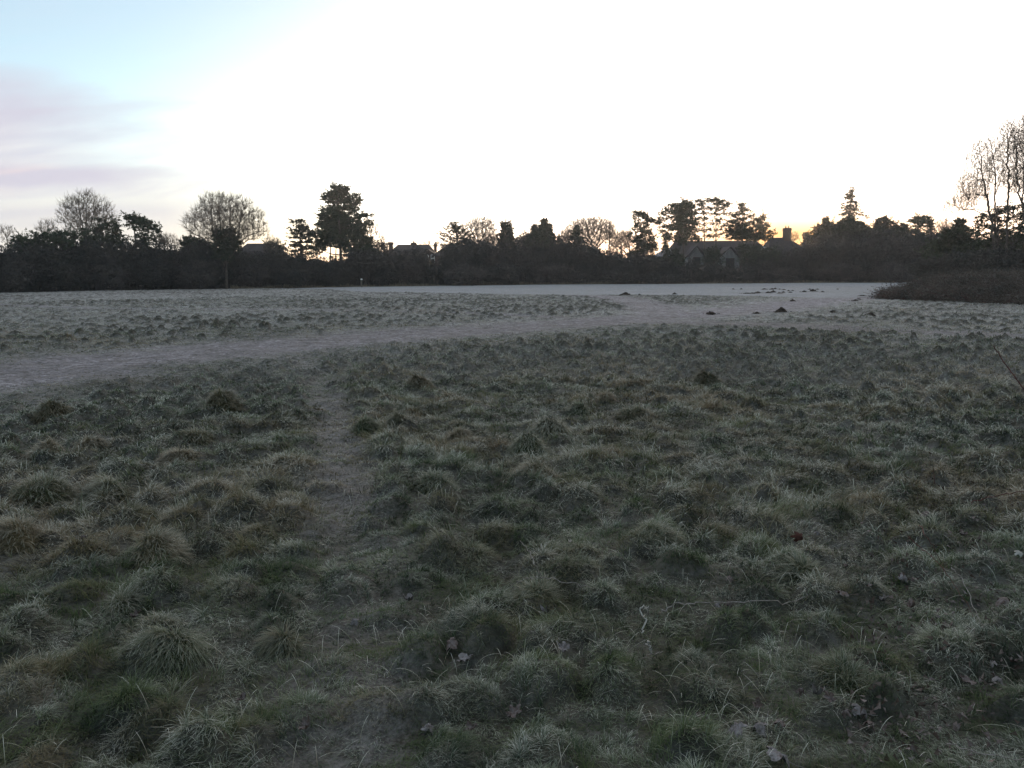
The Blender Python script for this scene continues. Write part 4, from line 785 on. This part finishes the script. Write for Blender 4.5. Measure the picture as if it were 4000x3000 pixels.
    part('roof',slabroof(xl,xr,zr,ze,Y-4,Y+4,Y,1.6,2),M_TILE,rt,L);part('wall',box(xl+.4,xr-.4,Y-3.6,Y+3.6,0,ze-.07),M_BRICK,rt,L)
    for (cx,ptop,pe,pb,hw) in ((2853,966,1006,1052,38),(2722,962,1002,1052,34)):
        Yg=Y-6.2;c=P(cx,ptop,Yg);e=P(cx,pe,Yg)[2];bz=P(cx,pb+30,Yg)[2];w=hw*px_m(Yg);x=c[0];t=c[2]
        V=np.array([(x-w-.35,Yg-.3,e-.1),(x,Yg-.3,t+.15),(x+w+.35,Yg-.3,e-.1),(x-w-.35,Y-1,e-.1),(x,Y-1,t+.15),(x+w+.35,Y-1,e-.1)]);V=np.concatenate([V,V-[0,0,.16]])
        part('gable_roof',(V,[np.array([(0,1,4,3),(1,2,5,4),(6,9,10,7),(7,10,11,8),(0,6,7,1),(1,7,8,2),(3,4,10,9),(4,5,11,10),(0,3,9,6),(2,8,11,5)])]),M_TILE,rt,L)
        part('gable_wall',(np.array([(x-w,Yg,0),(x+w,Yg,0),(x+w,Yg,e-.3),(x,Yg,t-.1),(x-w,Yg,e-.3),(x-w,Y-1.2,0),(x+w,Y-1.2,0),(x+w,Y-1.2,e-.3),(x,Y-1.2,t-.1),(x-w,Y-1.2,e-.3)]),[np.array([(0,1,2,3,4)]),np.array([(0,4,9,5),(1,6,7,2),(4,3,8,9),(3,2,7,8)])]),M_RENDER,rt,L)
        bx=[]
        for k in range(-7,8):
            xx=x+k*w/7.5;zt=e-.3+(t-.1-(e-.3))*(1-abs(k)/7.5);
            if abs(k)<4: zb=zt-.9-.0*k
            else: zb=max(1.,bz)
            bx.append(box(xx-.045,xx+.045,Yg-.05,Yg-.003,zb if abs(k)>=4 else max(zt-2.2,1),zt-.05))
        part('timber_frame',join(bx),M_TIMBER,rt,L)
        window(x-w*.45,x+w*.45,e-2.2,e-.1,Yg-.09,rt,L,3,M_TIMBER)
    chimney(3068,891,940,1.15,Y+1,rt,L,((-.25,.1),(.25,.1)),crown=.05)
    # 8 roof with the lone chimney, dormer and pale panels
    Y=B(3040)+24;xl=P(2975,930,Y)[0];xr=P(3112,950,Y)[0];L=np.array([(xl+xr)/2,Y,0.]);rt=root('house',L,'house with dark hipped roof and pale dormer left of the sunrise gap','house')
    zr=P(3040,928,Y)[2];ze=P(3100,1000,Y)[2];part('roof',slabroof(xl,xr+2.4,zr,ze,Y-4,Y+4,Y,1.5,4.2),M_TILE,rt,L);part('wall',box(xl+.4,xr+2,Y-3.6,Y+3.6,0,ze-.07),M_BRICK,rt,L)
    Yg=Y-4.6;c=P(2990,960,Yg);e=P(2990,982,Yg)[2];w=16*px_m(Yg)
    dm=part('dormer',(np.array([(c[0]-w,Yg,e-1),(c[0]+w,Yg,e-1),(c[0]+w,Yg,e),(c[0],Yg,c[2]),(c[0]-w,Yg,e),(c[0]-w,Y-1,e-1),(c[0]+w,Y-1,e-1),(c[0]+w,Y-1,e),(c[0],Y-1,c[2]),(c[0]-w,Y-1,e)]),[np.array([(0,1,2,3,4)]),np.array([(0,4,9,5),(1,6,7,2),(4,3,8,9),(3,2,7,8)])]),M_RENDER,rt,L)
    for x0,x1 in ((3034,3046),(3056,3074)):
        a=P(x0,1003,Y-3.6);b=P(x1,1014,Y-3.6);window(a[0],b[0],b[2],a[2],Y-3.68,rt,L,1)
    # low pale garden shed roof seen in the hedge gap
    Y=B(2655)+8;a=P(2638,1038,Y);b=P(2672,1056,Y);L=np.array([(a[0]+b[0])/2,Y,0.]);rt=root('greenhouse',L,'low pale-panelled greenhouse in the hedge gap below the large dense pine','greenhouse')
    part('roof',(np.array([(a[0],Y-1,b[2]+.2),(b[0],Y-1,b[2]),(b[0],Y+1,a[2]-.3),(a[0],Y+1,a[2]),(a[0],Y-1,b[2]+.12),(b[0],Y-1,b[2]-.08),(b[0],Y+1,a[2]-.38),(a[0],Y+1,a[2]-.08)]),[np.array([(0,1,2,3),(7,6,5,4),(0,4,5,1),(1,5,6,2),(2,6,7,3),(3,7,4,0)])]),M_SLATE,rt,L)
    part('wall',box(a[0]+.1,b[0]-.1,Y-.9,Y+.9,0,b[2]-.1),M_GLASS,rt,L)
houses()
# ------------------------------------------------------------------ marker post at the field edge
def post():
    p=GH(1413,1122);L=np.array([p[0],p[1],0.]);rt=root('marker_post',L,'short dark marker post with a pale round top at the field edge','post')
    part('post',(lambda v:(v[0]+L,v[1]))(box(-.09,.09,-.09,.09,-.2,.92)),M_POST,rt,L)
    V,Fs=tube([(0,0,.92),(0,0,.97),(0,0,1.06),(0,0,1.12)],[.07,.15,.15,.06],12);mesh('cap',V,Fs,M_WHITE,rt)
post()
# ------------------------------------------------------------------ bramble mound
def bramble():
    g=np.random.default_rng(9);xs=np.linspace(3450,4500,110);rows=[]
    for x in xs:
        foot=np.interp(x,[3450,3500,3600,3750,4000,4500],[1168,1171,1176,1182,1190,1215]);top=np.interp(x,[3450,3480,3540,3600,3660,3740,3800,3900,4000,4500],[1168,1160,1130,1112,1100,1092,1096,1088,1090,1080])
        p=G(x,foot);q=P(x,top,p[1]+6);rows.append((p[0],p[1],max(.15,q[2]),x))
    cen=[];c0=[];c1=[];gr=[]
    for (x,y,h,px) in rows:
        w=min(12,2+h*6);dirx=x/y
        line=[]
        for t in np.linspace(0,1,9):
            yy=y+t*w;z=h*math.sin(min(1,t*1.25)*math.pi/2)**.9*(1 if t<.85 else 1-(t-.85)*6)*(1+.5*float(fbm(np.array([x*.8]),np.array([yy*.8]),3)[0]))
            if t==0:z=-.1
            line.append((dirx*yy,yy,z*.86))
        gr.append(line)
        m=int(60+90*h)
        t=g.uniform(0,.9,m)**1.3;yy=y+t*w;z=h*np.sin(np.minimum(1,t*1.25)*np.pi/2)**.9*g.uniform(.75,1.08,m)
        cen.append(np.stack([dirx*yy+g.normal(0,.2,m),yy,np.maximum(z,.03)],1))
        m=26;t=g.uniform(0,.8,m);yy=y+t*w;z=h*np.sin(np.minimum(1,t*1.25)*np.pi/2)*.9
        a=np.stack([dirx*yy,yy,z],1);c0.append(a);c1.append(a+np.stack([g.normal(-.15,.55,m),g.normal(-.3,.45,m),g.uniform(-.2,.55,m)],1))
    gr=np.array(gr);n,k,_=gr.shape;i=np.arange(n-1)[:,None]*k;j=np.arange(k-1)[None];f=np.stack([i+j,i+k+j,i+k+j+1,i+j+1],2).reshape(-1,4)
    L=np.array([rows[40][0],rows[40][1],0.])
    rt=root('bramble_patch',L,'low brown bramble mound spreading in from the right edge onto the field','bramble')
    mesh('thatch',gr.reshape(-1,3)-L,[f],M_BRAMBLE,rt)
    # loose leaves on arching canes at the tip
    tip=[];
    for px,py in ((3500,1140),(3520,1128),(3535,1120),(3550,1132),(3515,1150),(3560,1118),(3480,1160),(3460,1165),(3530,1145)):
        p=P(px,py,rows[8][1]+3);tip.append(p)
        c0.append(np.array([[p[0]+.6,p[1]+.3,.05]]));c1.append(p[None])
    V1,f1=leaves(np.concatenate(cen),22,.55,.06,.9,g);V2,f2=leaves(np.array(tip),12,.22,.12,.8,g)
    V,Fs=join([(V1,[f1]),(V2,[f2])]);mesh('leaves',V-L,Fs,M_BRAMBLE,rt)
    A=np.concatenate(c0);V,f=prisms(A,np.concatenate(c1),np.full(len(A),.012),np.full(len(A),.006),4);mesh('canes',V-L,[f],M_CANE,rt)
bramble()
# ------------------------------------------------------------------ mole hills
def mole():
    g=np.random.default_rng(4)
    spots=[(2445,1154,46,14,'long dark molehill heap at the bend of the pale side path'),(2497,1152,12,5,0),(2635,1149,16,7,'small lone molehill right of the bend of the side path'),
     (2864,1130,10,4,0),(2895,1130,10,4,0),(2985,1131,20,5,0),(3016,1131,16,6,0),(3028,1129,14,6,0),(3046,1131,9,4,0),(3062,1132,14,4,0),(3080,1137,12,4,0),(3096,1136,10,4,0),(2917,1147,30,4,0),(2940,1147,24,5,0),(2960,1145,30,7,0),(3000,1145,22,7,0),(3020,1142,26,8,0),(3045,1146,20,5,0),(3060,1143,14,6,0),(3087,1143,14,4,0),(3141,1141,20,7,'left of the two bigger molehills beyond the faint path'),(3176,1138,28,10,'bigger peaked molehill at the right end of the far cluster'),(3163,1131,12,4,0),(3193,1131,12,4,0),(3212,1141,14,5,0),(3272,1130,9,3,0),(3445,1136,9,4,0),
     (2775,1228,44,13,'dark ragged molehill where the wide path forks'),(2955,1222,26,7,'low flat molehill left of the tall peaked one'),(3052,1219,44,20,'tall peaked molehill beside the faint path'),(3252,1220,30,9,'low molehill right of the tall peaked one'),(3368,1156,24,4,0),(3340,1176,22,5,0),(3354,1171,24,6,0),(3095,1177,20,10,0),(3060,1373,0,0,0),(3040,1362,56,20,'big grassy-sided molehill in front of the right path'),(3400,1234,38,14,'rounded dark molehill among tufts right of the faint path')]
    for (px,py,w,h,lb) in spots:
        if w==0: continue
        p=GH(px,py);m=p[1]/F;rw=max(.08,w*m*.5);hh=max(.035,h*m*.75)
        n=26;k=10;V=[];
        a0=g.uniform(0,6)
        for i in range(k):
            t=i/(k-1)
            for j in range(n):
                a=j*2*math.pi/n;r=rw*t*(1+.16*math.sin(3*a+a0)+.1*g.normal());z=hh*(1-t**1.3)*(1+.15*g.normal()) if t<1 else -.05
                V.append((r*math.cos(a),r*math.sin(a)*.8,z+hh*.12*g.normal()*(t<.95)))
        Fc=[(i*n+j,(i+1)*n+j,(i+1)*n+(j+1)%n,i*n+(j+1)%n) for i in range(k-1) for j in range(n)]
        # loose crumbs
        cr=g.normal(0,1,(40,3))*[rw*.7,rw*.6,0];cz=hh*np.clip(1-(np.hypot(cr[:,0],cr[:,1])/rw)**1.3,0,1)+.01;cr[:,2]=cz
        cv,cf=leaves(cr,2,.03,min(.07,rw*.25),.5,g)
        V,Fs=join([(np.array(V),[np.array(Fc)]),(cv,[cf])])
        o=mesh('molehill',V,Fs,M_SOIL);o.location=(p[0],p[1],h1(p[0],p[1]))
        if lb: tag(o,lb,'molehill','molehills on the field')
        else: tag(o,'small dark molehill scattered on the smooth far turf','molehill','small far molehills')
mole()
# ------------------------------------------------------------------ the big tussocks one can tell apart
def tussock(px,py,w,h,label,dry=.4,tone=.5,fr=.5,seed=0):
    g=np.random.default_rng(seed+px);p=GH(px,py);m=p[1]/F;r=w*m*.5;r=r*.95;H=h*m*.95;z0=h1(p[0],p[1])
    n=int(np.clip(16000*r*r+1500,1500,4200))
    a=g.uniform(0,2*np.pi,n);q=np.sqrt(g.random(n));x=np.cos(a)*q*r;y=np.sin(a)*q*r*.85
    z=H*.78*(1-q**2.2)*(1+.12*np.sin(3*a+seed));gz=height(p[0]+x,p[1]+y)-z0;z=z+gz-.01
    wind=2.6+2.2*math.sin(px*.013+py*.007);lean=np.arctan2(.6*np.sin(a)+.7*math.sin(wind)+g.normal(0,.6,n),.6*np.cos(a)+.7*math.cos(wind)+g.normal(0,.6,n));L=(.045+.04*g.random(n)+.22*H)*g.uniform(.6,1.25,n)
    th0=np.clip(.6+.65*q+g.normal(0,.35,n),0,1.8);th1=th0+g.uniform(.8,1.5,n)
    W=max(.0024,.0008*p[1])*g.uniform(.6,1.3,n)
    C=np.stack([np.clip(tone+g.normal(0,.25,n),0,1),np.clip(fr*.8*(1.35-.85*q)*g.uniform(.4,1.4,n),0,1),np.clip(dry+g.normal(0,.25,n),0,1)],1)
    V,fs,C=blades(x,y,z,lean,L,W,th0,np.minimum(th1,2.3),4,C)
    # packed thatch inside
    k=20;rr=10;D=[];
    for i in range(rr):
        t=i/(rr-1)
        for j in range(k):
            b=j*2*math.pi/k;D.append((math.cos(b)*r*t*.9,math.sin(b)*r*.76*t,H*.62*(1-t**2.2)-.015*(t>.9)-(.06 if t==1 else 0)))
    f=np.array([(i*k+j,(i+1)*k+j,(i+1)*k+(j+1)%k,i*k+(j+1)%k) for i in range(rr-1) for j in range(k)])
    D=np.array(D);Cd=np.tile([0,.2,.0,dry],(len(D),1))
    V2,Fs=join([(V,fs),(D,[f])])
    o=mesh('grass_tussock',V2,Fs,M_GRASS,attrs={'blade':np.concatenate([C,Cd])});o.location=(p[0],p[1],z0)
    tag(o,label,'tussock','large grass tussocks')
for i,t in enumerate([
 (872,1600,130,95,'tall cone-shaped tussock left of the worn trail, the most upright one',.55,.4,.45),
 (203,1632,140,75,'dark brown humped tussock near the left edge, level with the cone-shaped one',.6,.2,.3),
 (1642,1515,110,52,'dark tussock with reddish right flank just right of the top of the worn trail',.75,.2,.35),
 (2768,1508,115,50,'dark mossy tussock standing alone right of centre below the wide path',.5,.1,.25),
 (2366,1572,60,38,'small russet tussock right of centre with a dead stalk in front',1,.3,.35),
 (2262,1612,74,46,'small bluish green tussock left of the russet one',.1,.6,.5),
 (2150,1700,150,70,'broad frosted tussock directly below the russet one',.5,.5,.7),
 (1792,1725,105,52,'round brown tussock with dark centre, right of the worn trail',.8,.2,.35),
 (1560,1655,76,40,'low dark tussock hugging the right side of the worn trail, farther one',.4,.2,.3),
 (1432,1680,110,42,'flat green tussock touching the right edge of the worn trail',.1,.4,.3),
 (2062,1778,150,80,'shaggy tussock with green right side in the middle of the field',.25,.6,.55),
 (1700,1885,170,72,'tussock with combed dark blades leaning left, right of the trail',.15,.3,.5),
 (2090,1868,180,66,'wide brown-crowned tussock beside the shaggy green-sided one',.65,.4,.5),
 (2460,1640,110,44,'low tussock with blades pointing right, above the forked twig',.45,.3,.4),
 (172,1965,250,120,'biggest hummock at the left, with long frosty blades hanging over a dark face',.35,.4,.6),
 (425,1950,210,84,'long low hummock right of the biggest left one',.35,.4,.55),
 (55,2115,210,130,'straw-coloured hummock cut by the left picture edge',.8,.4,.5),
 (625,2185,200,118,'brownish peaked tussock with dark hollow on its front, lower left',.6,.4,.5),
 (352,1755,120,50,'tawny tussock with bleached stems, upper left group',.85,.5,.55),
 (182,1800,150,58,'tawny rounded tussock left of its twin in the upper left group',.9,.5,.55),
 (770,1712,130,50,'olive tussock between the cone-shaped one and the tawny group',.5,.5,.5),
 (700,1800,150,46,'flattened reddish straw tussock below the olive one',.95,.5,.5),
 (2572,2130,180,84,'dense green-topped tussock above the curled white straw',.2,.5,.5),
 (690,2545,220,100,'long dark tussock with overhanging blades at the lower left',.15,.5,.5),
 (1105,2530,130,70,'small dark round tussock at the left rim of the trail, lowest one',.3,.2,.3),
 (3125,2245,170,80,'tussock crowned by an upright red-brown leaf',.2,.4,.45),
 (3320,2690,260,100,'dark tussock with long blades swept right, lower right',.1,.3,.35),
 (490,2370,140,50,'low frosty tussock left of the lower part of the trail',.3,.5,.6),
 (2100,2300,190,90,'domed tussock under the forked twig',.3,.4,.45)]): tussock(*t,seed=i)
# ------------------------------------------------------------------ leaves, twigs and canes
def leaf(px,py,size,m,label,lift=.03,tilt=None,seed=0,group=None):
    g=np.random.default_rng(seed*13+px);p=GH(px,py);n=30;size=size*.68;R_=size*.5
    V=[(0,0,0)];lob=g.integers(3,6);ph=g.uniform(0,6);cu=g.uniform(.3,.9)*g.choice([-1,1])
    for rg in (.5,1):
        for j in range(n):
            a=j*2*math.pi/n;r=R_*rg*(1 if rg<1 else (.42+.58*abs(math.cos(lob*.5*a+ph))**.9)*(1+.08*g.normal()))
            x,y=r*math.cos(a)*1.15,r*math.sin(a)*.85;V.append((x,y,cu*(x*x*3+y*y*6)/max(size,.02)*.6+.004*g.normal()))
    Fs=[np.array([(0,1+j,1+(j+1)%n) for j in range(n)]),np.array([(1+j,1+n+j,1+n+(j+1)%n,1+(j+1)%n) for j in range(n)])]
    V=np.array(V);nv=len(V)
    V=np.concatenate([V,V-[0,0,.0008]]);Fs=[Fs[0],Fs[1],Fs[0][:,::-1]+nv,Fs[1][:,::-1]+nv]
    sv,sf=tube([(R_*.9,0,cu*.1*size),(R_*1.4,.1*R_,cu*.1*size+.004),(R_*1.9,.3*R_,.01)],.0011,5);V,Fs=join([(V,Fs),(sv,sf)])
    o=mesh('fallen_leaf',V,Fs,m,smooth=True);t=tilt or (g.uniform(-.5,.5),g.uniform(-.5,.5),g.uniform(0,6.28))
    o.rotation_euler=t;o.location=(p[0],p[1],h1(p[0],p[1])+lift);tag(o,label,'leaf',group or 'fallen leaves in the grass')
LV=[(1385,2440,.075,M_PALELEAF,'whitish frosted leaf lying on the worn trail',.02),(3120,2175,.11,M_REDLEAF,'red-brown pointed leaf standing upright on a tussock',.14,(1.35,.1,.2)),
 (3302,2245,.05,M_LEAF,'small dark brown leaf right of the upright one',.05),(3290,2350,.10,M_LEAF,'broad brown flat leaf below the upright red-brown one',.05),
 (1755,2525,.11,M_LEAF,'broad dull leaf right of the trail, upper one of a loose pile',.05),(1815,2600,.10,M_PALELEAF,'broad greyish leaf right of the trail, lower one of a loose pile',.045),
 (2200,2575,.10,M_PALELEAF,'grey ragged leaf below the forked twig',.05),(2225,2160,.035,M_STRAW,'tiny white leaf fragment above the forked twig',.06),
 (3930,2400,.12,M_LEAF,'large pale curled leaf near the right edge',.08),(3530,2290,.10,M_PALELEAF,'pale upturned leaf right of the broad brown flat one',.05),
 (3040,2995,.13,M_PALELEAF,'bright frosted leaf at the bottom edge',.05),(2875,2885,.11,M_PALELEAF,'bright grey leaf near the bottom, left of a dark hollow',.05),
 (3195,2112,.06,M_PALELEAF,'pale leaf just above the upright red-brown one',.05),(3985,2175,.07,M_STRAW,'white-edged leaf touching the right picture edge',.05)]
for i,l in enumerate(LV): leaf(*l,seed=i)
for i,(x,y) in enumerate([(3130,2725),(3190,2745),(3240,2760),(3300,2790),(3360,2800),(3405,2775),(2740,2835),(2960,2860),(3050,2850),(2960,2790),(2800,2385),(2845,2380),(2850,2280),(3450,2340),(3560,2400),(3640,2470),(3850,2050),(3610,2060),(3760,2110),(3880,2540),(3960,2560),(3780,2620),(3900,2680),(3980,2760),(3700,2480),(2130,2405),(1840,2880),(2010,2820),(1680,2870),(530,2435),(330,2175),(1590,2370),(1200,2850),(950,2760),(3480,1640),(3700,1700),(3930,1650),(3240,1740),(3870,1760),(3970,1850),(3600,1850)]):
    leaf(x,y,.05+.05*((i*37)%10)/10,(M_LEAF,M_PALELEAF,M_LEAF)[i%3],'curled dead brown leaf sunk among the grass blades',.035,seed=50+i,group='sunken brown leaves')
def stick(name,label,cat,lines,rad,m,par=None):
    L=None;parts=[]
    for pts,hs in lines:
        q=[];
        for (x,y),h in zip(pts,hs):
            c=G(x,y,h);c=G(x,y,h1(c[0],c[1])+h);q.append(c)
        if L is None:L=q[0].copy()
        q=spline(q,5*len(q));q=q+rng.normal(0,rad*1.1,q.shape);parts.append(tube(q,np.linspace(rad*.75,rad*.3,len(q)),6))
    V,Fs=join(parts);o=mesh(name,V,Fs,m,loc=L,smooth=True);tag(o,label,cat);return o
stick('fallen_twig','thin forked frosted twig lying over a domed tussock','twig',[([(2112,2258),(2250,2280),(2320,2300)],[.11,.07,.05]),([(2112,2258),(2085,2200),(2065,2150),(2030,2112)],[.11,.12,.11,.1]),([(2112,2258),(2040,2265),(1970,2312)],[.11,.09,.03])],.0036,M_STICK)
stick('fallen_branch','long gently curved stick lying across the grass right of centre','stick',[([(2590,2392),(2650,2362),(2760,2351),(2950,2351),(3110,2346),(3158,2322)],[.04,.09,.1,.1,.1,.12])],.0045,M_STICK)
stick('dry_stem','curled bleached white stem hooked over at its tip','stem',[([(2512,2470),(2518,2420),(2506,2388),(2508,2372),(2526,2374),(2532,2386)],[.03,.08,.12,.14,.14,.12])],.005,M_STRAW)
stick('dry_stem','short bleached white stub below the hooked stem','stem',[([(2536,2505),(2540,2530),(2542,2550)],[.08,.05,.03])],.005,M_STRAW)
stick('fallen_twig','thin curved twig right of the bleached white stub','twig',[([(2480,2590),(2530,2560),(2590,2548),(2650,2350)][:3],[.03,.08,.06])],.0028,M_STICK)
def air(name,label,pts,rad,m,Y):
    q=spline([P(x,y,Y+dy) for x,y,dy in pts],6*len(pts));q=q+rng.normal(0,rad*.4,q.shape)
    parts=[tube(q,np.linspace(rad*.5,rad,len(q)),6)]
    for i in range(2,len(q)-1):   # thorns
        d=rng.normal(0,1,3);d/=np.linalg.norm(d);parts.append(tube([q[i],q[i]+d*rad*3],[rad*.5,rad*.05],4))
    L=q[-1].copy();V,Fs=join(parts);o=mesh(name,V,Fs,m,loc=L,smooth=True);tag(o,label,'bramble');return o
air('bramble_cane','dark thorny cane slanting in from the right edge, highest one',[(3880,1350,0),(3918,1408,0),(3960,1468,-.05),(4012,1532,-.1),(4120,1680,-.2),(4260,1960,-.3),(4330,2180,-.35)],.006,M_CANE,5.6)
stick('bramble_cane','dark bramble cane arching over the grass from the right edge','bramble',[([(3790,1968),(3870,1944),(3950,1930),(4030,1922),(4160,1990)],[.02,.16,.24,.25,.02])],.005,M_CANE)
stick('bramble_cane','thin red-brown bramble shoot leaning left in the right foreground, longer one','bramble',[([(3545,2095),(3600,2140),(3660,2195),(3740,2300),(3830,2450)],[.22,.2,.17,.1,.0])],.0032,M_CANE)
stick('bramble_cane','thin red-brown bramble shoot leaning left in the right foreground, shorter upper one','bramble',[([(3590,2050),(3625,2105),(3665,2175),(3700,2250)],[.24,.2,.12,.0])],.0032,M_CANE)
stick('dry_stem','pale frosted stem slanting down beside the thin bramble shoots','stem',[([(3715,2215),(3760,2270),(3800,2360),(3835,2440),(3870,2500)],[.2,.17,.13,.08,.0])],.003,M_STICK)
stick('dry_stem','pale frosted stem bowed into a low arch at the right','stem',[([(3820,2360),(3835,2318),(3900,2302),(3955,2330),(3975,2390)],[.02,.1,.13,.11,.0])],.003,M_STICK)
stick('dry_stem','pale frosted stem sloping to the right edge above the large curled leaf','stem',[([(3870,2380),(3930,2420),(4000,2455),(4080,2520)],[.1,.1,.08,.0])],.003,M_STICK)
stick('dry_stem','thin frosted stem near the bottom right corner','stem',[([(3690,2905),(3800,2935),(3930,2960),(4040,2968)],[.05,.08,.08,.03])],.003,M_STICK)
stick('dry_stem','short stem sticking straight up on the right side of the field','stem',[([(3652,1890),(3648,1850),(3645,1832)],[.0,.16,.22])],.003,M_CANE)
def litter():
    g=np.random.default_rng(77)
    n=2600;px=3350+np.abs(g.normal(0,380,n))*1.0;py=g.uniform(1750,3000,n);px=px+(2600-py)*.12
    c=np.array([GH(a,b) if i%1==0 else 0 for i,(a,b) in enumerate(zip(px[:650],py[:650]))])
    c=c[c[:,1]>1.8];V,f=leaves(c+[0,0,.02],2,.09,.02,.5,g);o=mesh('leaf_litter',V,[f],M_LEAF);tag(o,'scattered bits of dead leaf among the grass at the lower right',kind='stuff')
litter()
# ------------------------------------------------------------------ morning haze over the field
def haze():
    V,Fs=box(-420,420,-60,420,-4.5,40);o=mesh('haze',V,Fs,None or M_HAZE);tag(o,'thin morning mist over the field',kind='stuff')
M_HAZE=bpy.data.materials.new('haze');M_HAZE.use_nodes=True;_n=M_HAZE.node_tree;_n.nodes.clear()
_o=_n.nodes.new('ShaderNodeOutputMaterial');_v=_n.nodes.new('ShaderNodeVolumePrincipled');_v.inputs['Density'].default_value=HAZED;_v.inputs['Anisotropy'].default_value=.65
_v.inputs['Color'].default_value=(.92,.94,1,1);_n.links.new(_v.outputs[0],_o.inputs['Volume'])
if HAZED>0: haze()
